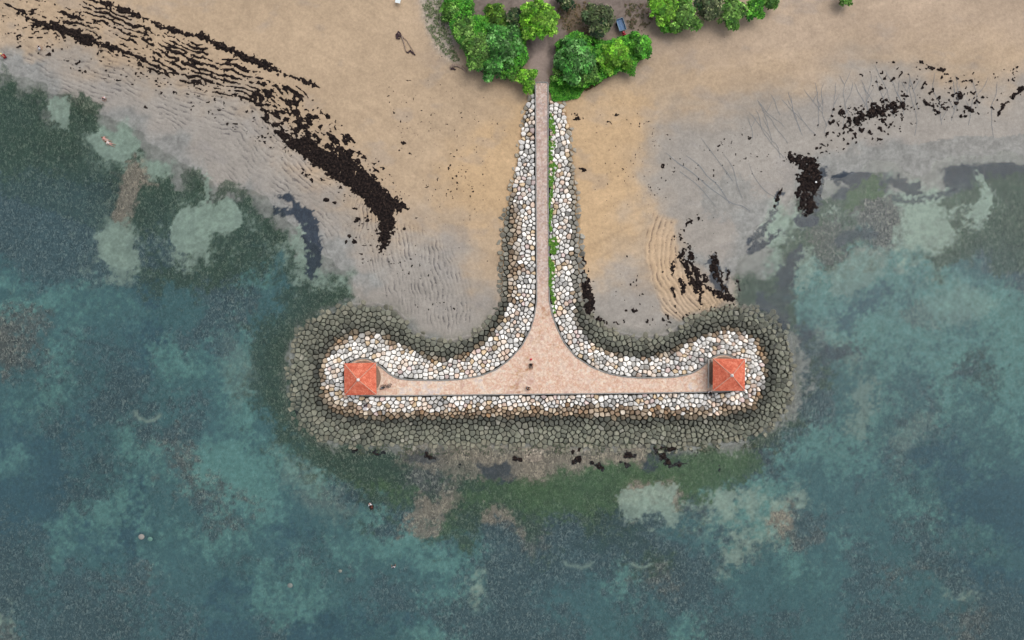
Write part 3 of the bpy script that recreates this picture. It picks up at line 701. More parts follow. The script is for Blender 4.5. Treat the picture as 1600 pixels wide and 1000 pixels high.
for key, (lab, base) in SECT.items():
    zb = 0.0; bx = P(base[0], base[1], 0)
    root = empty('boulder_revetment', bx, 0, lab, 'rock revetment', 'boulder armour slopes of the breakwater')
    ss = sorted([s_ for s_ in stones if s_[0] == key], key=lambda s_: -s_[1])
    for s_ in ss[:300]:
        me = bpy.data.meshes.new('stone'); me.from_pydata(s_[3], [], s_[4]); me.materials.append(STONE)
        ca = me.color_attributes.new('Col', 'FLOAT_COLOR', 'POINT'); ca.data.foreach_set('color', list((*s_[5], 1)) * len(s_[3]))
        o = bpy.data.objects.new('stone', me); link(o, root); o.location = s_[2] - Vector(bx)
    vs = []; fs = []; cs = []
    for s_ in ss[300:]:
        k0 = len(vs); off = s_[2] - Vector(bx)
        vs += [(v_[0] + off.x, v_[1] + off.y, v_[2] + off.z) for v_ in s_[3]]; fs += [tuple(k0 + q for q in f_) for f_ in s_[4]]; cs += [s_[5]] * len(s_[3])
    o = mesh_np('small_stones', vs, fs, STONE, root, None, np.array(cs)); o['kind'] = 'stuff'
print('armour', time.time() - T0)

# ------------------------------------------------------------------ seaweed wrack (uncountable)
m, t, b = mat_new('dry_seaweed', 0.95, 0.1)
r_ = ramp(t, noise(t, 3.5, 5, 0.75), [(0.38, s2l((20, 17, 18))), (0.52, s2l((36, 30, 29))), (0.64, s2l((70, 57, 50)))])
t.links.new(r_.outputs[0], b.inputs['Base Color']); WEED = m
bu = N(t, 'ShaderNodeBump'); bu.inputs['Strength'].default_value = 0.9; bu.inputs['Distance'].default_value = 0.1
t.links.new(noise(t, 6, 4, 0.7), bu.inputs['Height']); t.links.new(bu.outputs[0], b.inputs['Normal'])
def wrack(name, x0, y0, x1, y1, field, label, step=0.9, hgt=0.28):
    xs = np.arange(x0, x1, step); ys = np.arange(y0, y1, step)
    A, B = np.meshgrid(xs, ys); sh_ = A.shape; f = field(A, B)
    A = A.ravel(); B = B.ravel(); f = f.ravel()
    I = np.arange(A.size).reshape(sh_); fc = np.stack([I[1:, :-1].ravel(), I[1:, 1:].ravel(), I[:-1, 1:].ravel(), I[:-1, :-1].ravel()], 1)
    fc = fc[(f[fc].mean(1) > 0)]
    used, inv = np.unique(fc.ravel(), return_inverse=True); fc = inv.reshape(fc.shape); A = A[used]; B = B[used]; f = f[used]
    z = ground_z(A, B); z = np.maximum(z, -.06) + .01 + np.clip(f, -0.1, .5) / .5 * hgt * (.6 + .5 * fbm(A, B, 4, 2, 9))
    z = np.where(f < 0.02, ground_z(A, B) - .01, z)
    k_ = .1 * (H - z) / H
    o = mesh_np(name, np.stack([(A - 800) * k_, (500 - B) * k_, z], 1), fc, WEED, None, None, None, False)
    tag(o, label, 'seaweed', None, 'stuff'); return o
def line(x, y, pts, gain=.12): return -seg_dist(x, y, pts, True) * gain
def left_field(x, y):
    nz1 = fbm(x, y, 7, 4, 401, .6); nz2 = fbm(x, y, 28, 3, 402); nz3 = fbm(x, y, 3.2, 2, 403)
    # ripple crest coordinate as in the sand
    dl = seg_dist(x, y, L1); sd_ = np.where(poly_sd(x, y, L1 + [(620,1200),(-400,1200),(-400,-10)]) > 0, dl, -dl)
    w_ = 7 * fbm(x, y, 50, 4, 81) + 2 * fbm(x, y, 14, 3, 82)
    st = np.cos((sd_ + w_) / 8.0 * 2 * math.pi)
    U1 = [(140,-12,3),(160,2,5),(185,12,5),(215,25,4.5),(232,30,2.5),(248,40,3.5),(270,48,4),(300,55,3.5),(320,57,5),(340,70,4.5),(365,80,5),(400,95,6),(425,105,5),(440,114,3),(455,119,1.5),(475,126,4),(498,135,1.5)]
    M1 = [(-5,-2,.5),(8,6,1.5),(30,16,2),(52,18,1),]; M2 = [(32,18,2),(60,36,5),(90,44,9),(120,55,9),(150,66,8),(175,75,6),(205,86,3),(235,98,1)]
    SOL = [(466,228,9),(500,246,15),(530,262,19),(557,280,20),(580,300,19),(598,322,17),(605,345,14),(602,365,11),(597,385,6)]; LOB = [(598,325,14),(615,320,13),(632,322,7)]
    f = np.maximum(line(x, y, U1) * .8 + .34 * nz1 + .26 * nz3, line(x, y, M2) * .8 + .40 * nz1 + .30 * nz3 + .25 * st)
    f = np.maximum(f, line(x, y, M1) + .2 * nz1)
    f = np.maximum(f, np.maximum(line(x, y, SOL), line(x, y, LOB)) * .8 + .40 * nz1 + .32 * nz3)
    SP = [(-20,-20),(140,-20),(225,32),(320,64),(400,102),(470,128),(500,150),(470,170),(400,166),(370,168),(270,132),(200,92),(140,72),(60,30),(-20,-8)]
    ps = poly_sd(x + 6 * nz2, y, SP)
    str_ = sstep(-8, 10, ps) * 2.6 - 2.6 + .44 * st - .36 + .48 * nz2 + .24 * nz1 + .22 * nz3 + .15 * sstep(250, 330, x)
    f = np.maximum(f, str_)
    BR = [(378,128),(430,112),(478,150),(520,182),(548,212),(572,242),(600,280),(560,280),(500,262),(462,242),(436,215),(414,190),(398,165)]
    pb = poly_sd(x + 6 * nz2, y + 5 * nz1, BR)
    rx_, ry_ = x * .8 + y * .6, -x * .6 + y * .8
    br = fbm(rx_ * .6, ry_, 5.2, 3, 405, .6)
    f = np.maximum(f, sstep(-10, 6, pb) * 2.6 - 2.6 + 1.0 * br - .04 + .28 * nz2 + .0025 * np.clip(y - 150, -40, 90))
    RG = [(310,95),(380,105),(400,160),(372,168),(330,150),(270,135),(245,95)]
    # scattered clumps
    SC_ = [(-10,0),(150,0),(440,110),(540,180),(600,280),(640,330),(620,400),(560,430),(520,330),(440,260),(380,220),(270,165),(120,120),(-10,75)]
    sc = sstep(-15, 15, poly_sd(x, y, SC_)) * 2.6 - 2.6 + fbm(x, y * 1.5, 4.6, 2, 406) * .9 - .74 + .28 * nz2
    f = np.maximum(f, sc)
    for (a, c_, r1) in [(510,312,7),(556,345,6),(560,342,5),(545,368,5),(552,378,4),(633,357,3),(575,345,3),(542,378,3),(598,262,3),(625,235,4),(630,222,3),(640,240,3),(585,268,2),(160,163,1),(228,168,3)]:
        f = np.maximum(f, (r1 * .8 - np.hypot(x - a, (y - c_) * 1.3)) * .1 + .4 * nz1)
    return f
wrack('seaweed_wrack', -20, -12, 660, 440, left_field, 'long black band of stranded seaweed running down the left beach in ripple lines')
def right_field(x, y):
    nz1 = fbm(x, y, 6, 4, 411, .6); nz2 = fbm(x, y, 30, 3, 412); nz3 = fbm(x, y, 3, 2, 413)
    ob = fbm(x * .8 + y * .6, (-x * .6 + y * .8) * 1.0, 5, 2, 414)
    f = line(x, y, [(1322,188,1),(1338,184,6),(1355,178,8),(1380,172,9),(1400,164,6),(1412,170,1)]) * .6 + .8 * nz1 + .5 * nz3 + .02
    f = np.maximum(f, line(x, y, [(1232,244,5),(1246,250,8),(1264,258,14),(1266,280,19),(1260,305,16),(1263,322,13),(1264,331,8)]) * .8 + .5 * nz1 + .35 * nz3)
    f = np.maximum(f, line(x, y, [(1430,92,0),(1452,103,2),(1470,110,2.5),(1486,122,3)]) + .7 * nz1 - .05)
    f = np.maximum(f, line(x, y, [(1486,146,2),(1500,151,5),(1510,147,3)]) + .6 * nz1)
    f = np.maximum(f, line(x, y, [(1432,148,1),(1450,164,2),(1475,160,2),(1500,162,1.5),(1515,170,4),(1525,176,1)]) + .6 * nz1 - .08)
    f = np.maximum(f, line(x, y, [(1598,138,5),(1585,150,2),(1568,165,2),(1555,188,1)]) + .5 * nz1)
    SC_ = [(1250,215),(1290,160),(1325,120),(1360,85),(1430,80),(1500,110),(1600,92),(1600,170),(1540,190),(1440,200),(1400,228),(1300,250),(1240,250)]
    f = np.maximum(f, sstep(-10, 15, poly_sd(x, y, SC_)) * 2.6 - 2.6 + ob * .95 - .72 + .35 * nz2)
    f = np.maximum(f, line(x, y, [(1222,293,2),(1216,310,2),(1208,325,1)]) + .4 * nz1 - .05)
    return f
wrack('seaweed_wrack', 1190, 75, 1612, 340, right_field, 'scattered black seaweed clumps drying on the grey sand of the right beach', .8)
def bay_field(x, y):
    nz1 = fbm(x, y, 6, 4, 421, .6) + .7 * fbm(x, y, 2.8, 2, 423); nz2 = fbm(x, y, 30, 3, 422)
    f = line(x, y, [(1072,385,2),(1065,398,5),(1075,420,5),(1082,440,6),(1092,460,2)]) + .55 * nz1
    f = np.maximum(f, line(x, y, [(1075,385,3),(1080,410,5),(1090,435,6),(1095,455,4),(1094,475,1)]) + .5 * nz1)
    f = np.maximum(f, line(x, y, [(1100,430,3),(1108,452,3),(1128,462,7),(1145,468,3)]) + .5 * nz1)
    f = np.maximum(f, line(x, y, [(1152,470,2),(1156,452,2),(1150,435,1)]) + .4 * nz1)
    for pl in ([(1118,395,3),(1115,415,6),(1125,440,5),(1135,455,4)], [(1137,415,3),(1136,435,4)], [(1078,345,3),(1072,352,2)], [(1090,337,4),(1092,341,2)], [(1068,358,3),(1073,352,2)], [(1062,368,2),(1066,372,2)],
               [(1052,452,3),(1054,462,3)], [(1066,440,4),(1068,455,4)], [(1050,410,3),(1054,425,3)]):
        f = np.maximum(f, line(x, y, pl) + .5 * nz1 - .08)
    SC_ = [(985,380),(1040,330),(1130,320),(1160,400),(1150,470),(1060,500),(1000,500),(940,510),(930,480),(960,400)]
    f = np.maximum(f, sstep(-10, 15, poly_sd(x, y, SC_)) * 2.6 - 2.6 + fbm(x, y, 5, 2, 424) * .9 - .98 + .3 * nz2)
    SC2 = [(925,495),(1010,495),(1060,480),(1120,470),(1160,468),(1180,478),(1100,492),(1050,515),(960,512)]
    f = np.maximum(f, sstep(-6, 8, poly_sd(x, y, SC2)) * 2.6 - 2.6 + fbm(x, y, 4.0, 2, 425) * .9 - .5 + .2 * nz2)
    return f
wrack('seaweed_wrack', 930, 315, 1190, 518, bay_field, 'black and purple seaweed clumps among the sand ripples in the right bay', .9)
def toe_field(x, y):
    nz1 = fbm(x, y, 6, 4, 431, .6) + .6 * fbm(x, y, 2.8, 2, 434)
    f = line(x, y, [(912,428,4),(915,440,6),(918,455,8),(921,470,8),(920,484,6)]) + .35 * nz1 
    f = np.maximum(f, line(x, y, [(908,380,3),(910,400,4),(914,425,8),(920,438,6)]) + .9 * fbm(x, y, 4, 2, 433) - .75)
    f = np.maximum(f, line(x, y, [(905,263,1),(910,267,3),(916,268,3)]) + .6 * nz1 - .05)
    f = np.maximum(f, line(x, y, [(922,488,3),(930,498,4),(945,505,3)]) + .9 * nz1 - .35)
    f = np.maximum(f, line(x, y, [(888,174,2),(898,178,2),(901,186,1)]) + .8 * nz1 - .2)
    return f
wrack('seaweed_wrack', 880, 165, 960, 515, toe_field, 'narrow black streak of seaweed against the foot of the east stones', .8)
def sea_field(x, y):
    nz1 = fbm(x, y, 6, 4, 441, .6); f = np.full(x.shape, -1.0)
    for pl in ([(1024,700,3),(1045,702,5),(1058,700,3)], [(1030,706,5),(1036,716,5),(1050,727,4),(1072,724,1)], [(896,706,3),(906,704,3)], [(898,722,5),(904,717,5)], [(925,724,2)]*2, [(980,712,5),(992,712,3)], [(968,722,4),(980,726,2)],
               [(935,728,4),(942,732,2)], [(905,722,2)]*2, [(802,716,3),(814,718,3)], [(552,703,4),(556,704,2)], [(583,707,3),(592,712,3)], [(600,706,3)]*2, [(668,711,5),(680,716,3)], [(718,730,2)]*2, [(1085,708,3)]*2, [(462,690,2)]*2, [(826,712,2)]*2, [(1124,733,2)]*2):
        f = np.maximum(f, line(x, y, pl) + .55 * nz1)
    return f
wrack('seaweed_wrack', 450, 685, 1150, 745, sea_field, 'small dark seaweed mats washed up below the seaward toe of the stones', .9, .15)
def bits_field(x, y):
    nz2 = fbm(x, y, 60, 3, 452)
    ar = np.maximum.reduce([sstep(-10, 20, poly_sd(x, y, pl)) for pl in (
        [(560,110),(700,100),(830,140),(800,300),(770,470),(700,420),(640,300)], [(880,160),(1000,160),(1100,230),(1030,380),(930,400),(900,250)], [(480,180),(560,190),(690,330),(700,470),(600,440),(560,300)],
        [(640,430),(760,480),(740,520),(650,500),(560,470),(600,440)], [(920,400),(1010,400),(1000,500),(940,480)], [(580,20),(700,60),(820,140),(700,120),(600,60)], [(1040,225),(1180,180),(1240,260),(1180,330),(1080,300)])])
    return ar * 2.6 - 2.6 + fbm(x, y, 3.4, 2, 451) * .9 - .98 + .22 * nz2
wrack('seaweed_scraps', 560, 0, 1245, 522, bits_field, 'tiny dark scraps of seaweed and twigs sprinkled over the sand beside the walkway', .9, .08)
print('wrack', time.time() - T0)

# drainage rills in the wet sand
RILL = simple("wet_rill_sand", (116, 118, 120), .5, .4, .15, 4)
rl = [[(1040,238),(1060,255),(1082,270),(1110,294),(1130,308),(1145,318),(1160,322),(1172,330)], [(1072,243),(1092,258),(1105,275),(1122,290),(1140,318)], [(1130,240),(1145,262),(1152,290),(1160,310)],
      [(1095,215),(1110,235),(1130,262),(1145,283)], [(1120,325),(1100,300),(1085,285),(1062,268)], [(1170,255),(1178,275),(1195,298),(1215,310)]]
rr_ = random.Random(3)
top_l = [(1135,175),(1180,150),(1225,128),(1270,118),(1320,108),(1370,100),(1420,98),(1470,108),(1520,112),(1590,118)]
for i in range(34):
    u = rr_.random() * (len(top_l) - 1); k = int(u); fx = u - k
    x = top_l[k][0] * (1 - fx) + top_l[k + 1][0] * fx; y = top_l[k][1] * (1 - fx) + top_l[k + 1][1] * fx + rr_.uniform(0, 30)
    if x < 1260: dx0 = .55
    else: dx0 = .3 if rr_.random() < .5 else -.15
    a = math.atan2(1, dx0); pl = [(x, y)]
    for s_ in range(rr_.randint(6, 15)):
        a += rr_.uniform(-.35, .35); a = a * .8 + math.atan2(1, dx0) * .2
        x += math.cos(a) * 6; y += math.sin(a) * 6; pl.append((x, y))
    rl.append(pl)
    if rr_.random() < .6 and len(pl) > 5:
        j = rr_.randint(3, len(pl) - 2); q = pl[j]; sd_ = rr_.choice((-1, 1))
        rl.append([(q[0] + sd_ * 9, q[1] - 17), (q[0] + sd_ * 5, q[1] - 9), q])
vs = []; fs = []
for pl in rl:
    # resample with Catmull-like smoothing
    pp = []
    for i in range(len(pl) - 1):
        p0 = pl[max(i - 1, 0)]; p1 = pl[i]; p2 = pl[i + 1]; p3 = pl[min(i + 2, len(pl) - 1)]
        for s_ in range(3):
            u = s_ / 3
            pp.append(tuple(.5 * (2 * p1[k] + (p2[k] - p0[k]) * u + (2 * p0[k] - 5 * p1[k] + 4 * p2[k] - p3[k]) * u * u + (3 * p1[k] - p0[k] - 3 * p2[k] + p3[k]) * u ** 3) for k in (0, 1)))
    pp.append(pl[-1]); nn = len(pp); st0 = len(vs)
    A = np.array(pp); Zr = ground_z(A[:, 0], A[:, 1]) + .035
    for i in range(nn):
        tg = A[min(i + 1, nn - 1)] - A[max(i - 1, 0)]; tg = tg / (np.hypot(*tg) + 1e-6)
        w_ = (.75 if pl in rl[:2] else .5 if pl in rl[:6] else .36) * min(1, i / 5 + .3) * rr_.uniform(.7, 1.2)
        for s_ in (-1, 1): vs.append(P(A[i, 0] - tg[1] * w_ * s_, A[i, 1] + tg[0] * w_ * s_, Zr[i]))
    for i in range(nn - 1): fs.append((st0 + 2 * i, st0 + 2 * i + 1, st0 + 2 * i + 3, st0 + 2 * i + 2))
o = mesh_np('drainage_rills', vs, fs, RILL); tag(o, 'thin branching drainage rills cut in the wet grey sand of the right beach', kind='structure')

# ------------------------------------------------------------------ primitives for things
class MB:
    def __init__(s): s.v = []; s.f = []
    def box(s, c, d, rz=0, rot=None):
        M = (rot.to_4x4() if rot else Matrix.Rotation(rz, 4, 'Z')); k = len(s.v)
        for a in (-.5, .5):
            for b_ in (-.5, .5):
                for e in (-.5, .5): s.v.append(tuple(Vector(c) + M @ Vector((a * d[0], b_ * d[1], e * d[2]))))
        s.f += [tuple(k + i for i in q) for q in ((0,1,3,2),(4,6,7,5),(0,4,5,1),(2,3,7,6),(0,2,6,4),(1,5,7,3))]; return s
    def tube(s, pts, rs, n=8):
        if not isinstance(rs, (list, tuple)): rs = [rs] * len(pts)
        k = len(s.v); pts = [Vector(p_) for p_ in pts]
        for i, p_ in enumerate(pts):
            tg = (pts[min(i + 1, len(pts) - 1)] - pts[max(i - 1, 0)]).normalized()
            u = tg.cross(Vector((0, 0, 1))) if abs(tg.z) < .95 else tg.cross(Vector((1, 0, 0))); u.normalize(); w_ = tg.cross(u)
            for j in range(n):
                a = 2 * math.pi * j / n; s.v.append(tuple(p_ + (u * math.cos(a) + w_ * math.sin(a)) * rs[i]))
        for i in range(len(pts) - 1):
            for j in range(n): s.f.append((k + i * n + j, k + i * n + (j + 1) % n, k + (i + 1) * n + (j + 1) % n, k + (i + 1) * n + j))
        s.f.append(tuple(k + j for j in range(n))[::-1]); s.f.append(tuple(k + (len(pts) - 1) * n + j for j in range(n))); return s
    def torus(s, c, R_, r_, axis='Y', n=20, m_=6):
        k = len(s.v)
        for i in range(n):
            a = 2 * math.pi * i / n
            for j in range(m_):
                b_ = 2 * math.pi * j / m_; rr = R_ + r_ * math.cos(b_); q = (rr * math.cos(a), r_ * math.sin(b_), rr * math.sin(a))
                if axis == 'Z': q = (q[0], q[2], q[1])
                if axis == 'X': q = (q[1], q[0], q[2])
                s.v.append((c[0] + q[0], c[1] + q[1], c[2] + q[2]))
        for i in range(n):
            for j in range(m_): s.f.append((k + i * m_ + j, k + i * m_ + (j + 1) % m_, k + ((i + 1) % n) * m_ + (j + 1) % m_, k + ((i + 1) % n) * m_ + j))
        return s
    def ball(s, c, r_, n=10, m_=6):
        if not isinstance(r_, (tuple, list)): r_ = (r_,) * 3
        k = len(s.v)
        for i in range(m_ + 1):
            th = math.pi * i / m_
            for j in range(n):
                a = 2 * math.pi * j / n; s.v.append((c[0] + r_[0] * math.sin(th) * math.cos(a), c[1] + r_[1] * math.sin(th) * math.sin(a), c[2] + r_[2] * math.cos(th)))
        for i in range(m_):
            for j in range(n): s.f.append((k + i * n + j, k + (i + 1) * n + j, k + (i + 1) * n + (j + 1) % n, k + i * n + (j + 1) % n))
        return s
    def build(s, name, mat, parent=None, smooth=False): return mesh_np(name, s.v, s.f, mat, parent, None, None, smooth)

# ------------------------------------------------------------------ pavilions
m, t, b = mat_new('orange_roof_tile', 0.75, 0.3)
f1 = noise(t, 1.3, 6, 0.7); f2 = noise(t, 7, 4, 0.7)
vv = math_n(t, 'ADD', math_n(t, 'MULTIPLY', f1, .5), math_n(t, 'MULTIPLY', f2, .5))
t.links.new(ramp(t, vv, [(0.38, s2l((180, 84, 64))), (0.5, s2l((214, 112, 84))), (0.60, s2l((232, 150, 122)))]).outputs[0], b.inputs['Base Color']); TILE = m
CAP = simple('pale_ridge_cap', (206, 160, 140), .8, .2, .25, 3); WHITE_M = simple('white_finial', (232, 228, 222), .6, .3, .05)
POST = simple('rendered_post', (196, 180, 160), .85, .2); SLAB = simple('brown_floor_tile', (150, 122, 104), .8, .2, .25, 2.5)
WOOD = simple('dark_roof_timber', (96, 70, 52), .8, .2); PALE = simple('pale_concrete', (188, 184, 176), .85, .2, .12, 3)
def pavilion(px, py, rz, label, line_side):
    x, y, z = P(px, py, DZ); root = empty('pavilion', (x, y, DZ), rz, label, 'pavilion', 'tiled pavilions at the two ends of the breakwater')
    MB().tube([(0, 0, .004), (0, 0, .10)], 2.62, 48).build('floor', SLAB, root)
    for sx in (-1, 1):
        for sy in (-1, 1):
            p_ = MB().box((sx * 1.9, sy * 1.9, 1.2), (.28, .28, 2.2)).build('post', POST, root)
            MB().box((sx * 1.9, sy * 1.9, .22), (.4, .4, .24)).build('plinth', PALE, p_)
    MB().box((0, 1.9, 2.38), (4.1, .16, .2)).box((0, -1.9, 2.38), (4.1, .16, .2)).box((1.9, 0, 2.385), (.16, 3.6, .19)).box((-1.9, 0, 2.385), (.16, 3.6, .19)).build('ring_beam', WOOD, root)
    if line_side: MB().box((line_side * 2.44, 0, .26), (.16, 4.5, .32)).build('low_wall', PALE, root)
    for k in range(3):
        a = k * math.pi / 2 + (math.pi / 2 if line_side >= 0 else 0) * 0
        Mx = Matrix.Rotation(a, 4, 'Z'); c_ = Mx @ Vector((0, 1.62, .5))
        bn = MB().box(c_, (2.6, .4, .06), a).build('bench', WOOD, root)
        for s_ in (-1, 1): MB().box(Mx @ Vector((s_ * 1.1, 1.62, .285)), (.1, .34, .37), a).build('leg', WOOD, bn)
    # roof: four slopes, each laid in courses of pan tiles stepping down
    Wd, z0, z1 = 2.4, 2.42, 3.95; nc = 12
    roof = MB().box((0, 0, 2.50), (3.9, 3.9, .04)).build('roof', WOOD, root)
    for k in range(4):
        a = k * math.pi / 2; Mx = Matrix.Rotation(a, 4, 'Z'); vs = []; fs = []
        for c_ in range(nc):
            u0 = c_ / nc; u1 = (c_ + 1) / nc                    # from apex down
            w0, w1 = Wd * u0, Wd * u1
            za, zb = z1 - (z1 - z0) * u0, z1 - (z1 - z0) * u1 + .035
            nt_ = max(2, int(round(2 * w1 / .2)) * 2)
            for i in range(nt_ + 1):
                s_ = -1 + 2 * i / nt_; bump = .035 * (1 if i % 2 else 0)
                vs += [(s_ * w0, -w0, za + bump * (1 if c_ else 0)), (s_ * w1, -w1, zb + bump), (s_ * w1, -w1 + .002, zb - .05)]
            b0 = len(vs) - 3 * (nt_ + 1)
            for i in range(nt_):
                q = b0 + 3 * i; fs += [(q, q + 1, q + 4, q + 3), (q + 1, q + 2, q + 5, q + 4)]
        vs = [tuple(Mx @ Vector(v_)) for v_ in vs]
        sl = mesh_np('roof_slope', vs, fs, TILE, roof)
    for k in range(4):
        a = k * math.pi / 2 + math.pi / 4; d = Vector((math.cos(a), math.sin(a), 0)); L = Wd * math.sqrt(2)
        MB().tube([Vector((0, 0, z1 + .05)), d * L * .5 + Vector((0, 0, (z0 + z1) / 2 + .06)), d * (L + .12) + Vector((0, 0, z0 + .06))], [.055, .055, .065], 7).build('hip_cap', CAP, roof)
    MB().tube([(0, 0, z1 - .02), (0, 0, z1 + .18), (0, 0, z1 + .3)], [.26, .2, .06], 12).ball((0, 0, z1 + .36), .13).build('finial', WHITE_M, roof)
    return root
pavilion(568.5, 590, R(1.0), 'square pavilion with orange tiled roof at the left end of the breakwater', 0)
pavilion(1131, 583.5, R(-.5), 'square orange roofed pavilion with pale low wall, right end of the breakwater', -1)

# ------------------------------------------------------------------ bicycles
BLK = simple('black_rubber', (28, 28, 30), .8, .2); BLUEG = simple('blue_grey_paint', (70, 86, 96), .5, .5); STEEL = simple('grey_steel', (140, 144, 148), .4, .5, .1, 5, .6)
def bicycle(px, py, rz, lean, label, paint):
    x, y, z = P(px, py, DZ); root = empty('bicycle', (x, y, DZ + .01), rz, label, 'bicycle', 'bicycles parked beside the left pavilion'); root.rotation_euler = (lean, 0, rz)
    for s_ in (-1, 1):
        w_ = MB().torus((s_ * .54, 0, .34), .31, .028, 'Y', 22, 6).build('wheel', BLK, root)
        h_ = MB().tube([(s_ * .54, -.05, .34), (s_ * .54, .05, .34)], .03)
        for k in range(8):
            a = k * math.pi / 4; h_.tube([(s_ * .54, 0, .34), (s_ * .54 + .29 * math.cos(a), 0, .34 + .29 * math.sin(a))], .005, 4)
        h_.build('hub', STEEL, w_)
    MB().tube([(-.54, 0, .34), (-.08, 0, .33), (.38, 0, .78), (-.2, 0, .78), (-.08, 0, .33)], .02, 6).tube([(-.54, 0, .34), (-.2, 0, .72)], .014, 6).tube([(.54, 0, .34), (.40, 0, .74), (.35, 0, .95)], .02, 6).build('frame', paint, root)
    MB().tube([(.28, -.30, .98), (.36, -.16, .97), (.38, 0, .95), (.36, .16, .97), (.28, .30, .98)], .017, 6).build('handlebar', BLK, root)
    MB().ball((-.24, 0, .88), (.15, .08, .04)).tube([(-.2, 0, .76), (-.23, 0, .86)], .016, 6).build('saddle', BLK, root)
    MB().tube([(-.08, -.12, .27), (-.08, .12, .39)], .012, 6).box((-.08, -.15, .26), (.09, .07, .025)).box((-.08, .15, .40), (.09, .07, .025)).build('pedals', BLK, root)
    MB().box((-.52, 0, .72), (.36, .14, .02)).build('rear_rack', STEEL, root)
bicycle(603.5, 600.5, R(10), R(24), 'black bicycle leaning on the paving, upper one beside the left pavilion', BLK)
bicycle(603, 607, R(14), R(-22), 'blue grey bicycle on the paving, lower one beside the left pavilion', BLUEG)

# ------------------------------------------------------------------ cargo tricycle under the trees
BLUE = simple('blue_tray_paint', (44, 92, 138), .45, .5, .25); BLUE_L = simple('pale_blue_rail', (110, 140, 158), .5, .4, .15); RED = simple('red_paint', (170, 34, 52), .45, .5, .15); GLASS = simple('dark_seat_vinyl', (26, 22, 26), .5, .5)
zt = gz(972, 42); x, y, z = P(971.5, 42, zt + .8)
root = empty('cargo_tricycle', (x, y, zt + .02), R(198), 'blue cargo tricycle with red front and open tray parked beside the dark tree', 'tricycle')
tr_ = MB().box((0, -.35, .62), (1.06, 1.8, .06)).build('tray', BLUE, root)
for s_ in (-1, 1): MB().box((s_ * .53, -.35, .80), (.05, 1.8, .32)).build('side_panel', BLUE_L, tr_)
for s_ in (-1.27, .57): MB().box((0, s_, .80), (1.0, .05, .32)).build('end_panel', BLUE_L, tr_)
for s_ in (-.45, 0, .45): MB().box((s_ * .9, -.35, .665), (.05, 1.7, .03)).build('rib', BLUE_L, tr_)
for sx in (-1, 1): MB().torus((sx * .50, -.8, .28), .22, .065, 'X', 18, 6).build('wheel', BLK, root)
MB().torus((0, 1.35, .27), .22, .05, 'X', 18, 6).build('wheel', BLK, root)
MB().tube([(0, 1.35, .27), (0, 1.2, .75), (0, 1.1, 1.05)], .045).tube([(0, -1.2, .48), (0, .9, .45)], .05).build('frame', BLK, root)
MB().ball((0, .9, .78), (.22, .3, .16)).ball((0, 1.28, .88), (.26, .16, .22)).ball((0, 1.38, .55), (.12, .3, .08)).box((0, 1.05, .62), (.5, .5, .2)).build('front_fairing', RED, root)
MB().ball((0, .72, .84), (.26, .22, .08)).build('seat', GLASS, root)
MB().tube([(-.42, .98, 1.08), (-.2, 1.08, 1.1), (.2, 1.08, 1.1), (.42, .98, 1.08)], .02).build('handlebar', BLK, root)
for s_ in (-.1, .1): pass
MB().ball((0, 1.46, .86), (.09, .05, .09)).build('headlight', WHITE_M, root)

# ------------------------------------------------------------------ people
def skin_mesh(name, V_, E_, Rr, mat, parent, sub=1):
    me = bpy.data.meshes.new(name); me.from_pydata(V_, E_, []); o = bpy.data.objects.new(name, me); COL.objects.link(o)
    o.modifiers.new('s', 'SKIN'); 
    sv = me.skin_vertices[0].data if me.skin_vertices else None
    for i, r_ in enumerate(Rr): sv[i].radius = (r_, r_) if not isinstance(r_, tuple) else r_
    sv[0].use_root = True
    md = o.modifiers.new('u', 'SUBSURF'); md.levels = sub; md.render_levels = sub
    dg = bpy.context.evaluated_depsgraph_get(); ev = o.evaluated_get(dg); m2 = bpy.data.meshes.new_from_object(ev)
    bpy.data.objects.remove(o); m2.materials.clear(); m2.materials.append(mat); m2.polygons.foreach_set('use_smooth', np.ones(len(m2.polygons), bool)); m2.name = name
    return link(bpy.data.objects.new(name, m2), parent)
POSES = {  # hips, chest, neck, head, elbow, hand, knee, foot; (x mirrored)
 'stand': dict(hip=(0,0,.92), chest=(0,.01,1.25), neck=(0,.0,1.46), head=(0,.02,1.60), sh=(.18,0,1.40), el=(.26,-.02,1.14), ha=(.27,.10,.92), th=(.10,0,.88), kn=(.12,.03,.50), an=(.12,-.02,.10), toe=(.13,.16,.05)),
 'walk': dict(hip=(0,0,.92), chest=(0,.03,1.25), neck=(0,.05,1.45), head=(0,.09,1.59), sh=(.18,.03,1.39), el=(.27,.05,1.14), ha=(.28,.26,1.02), th=(.10,0,.88), kn=(.12,.10,.50), an=(.12,-.02,.10), toe=(.13,.16,.05)),
 'sit': dict(hip=(0,0,.14), chest=(0,.02,.46), neck=(0,.05,.66), head=(0,.10,.80), sh=(.18,.03,.60), el=(.28,.12,.38), ha=(.18,.34,.34), th=(.11,.06,.15), kn=(.17,.46,.38), an=(.13,.80,.10), toe=(.14,.93,.10)),
 'crouch': dict(hip=(0,0,.30), chest=(0,.16,.58), neck=(0,.28,.72), head=(0,.40,.80), sh=(.18,.24,.68), el=(.28,.40,.48), ha=(.16,.56,.34), th=(.11,.04,.30), kn=(.20,.38,.48), an=(.14,.12,.09), toe=(.15,.30,.05)),
 'lie': dict(hip=(0,0,.14), chest=(0,.33,.16), neck=(0,.54,.17), head=(0,.70,.20), sh=(.18,.48,.16), el=(.34,.34,.13), ha=(.42,.10,.13), th=(.10,-.05,.13), kn=(.15,-.45,.15), an=(.18,-.85,.10), toe=(.20,-.96,.10)),
}
MATS = {}
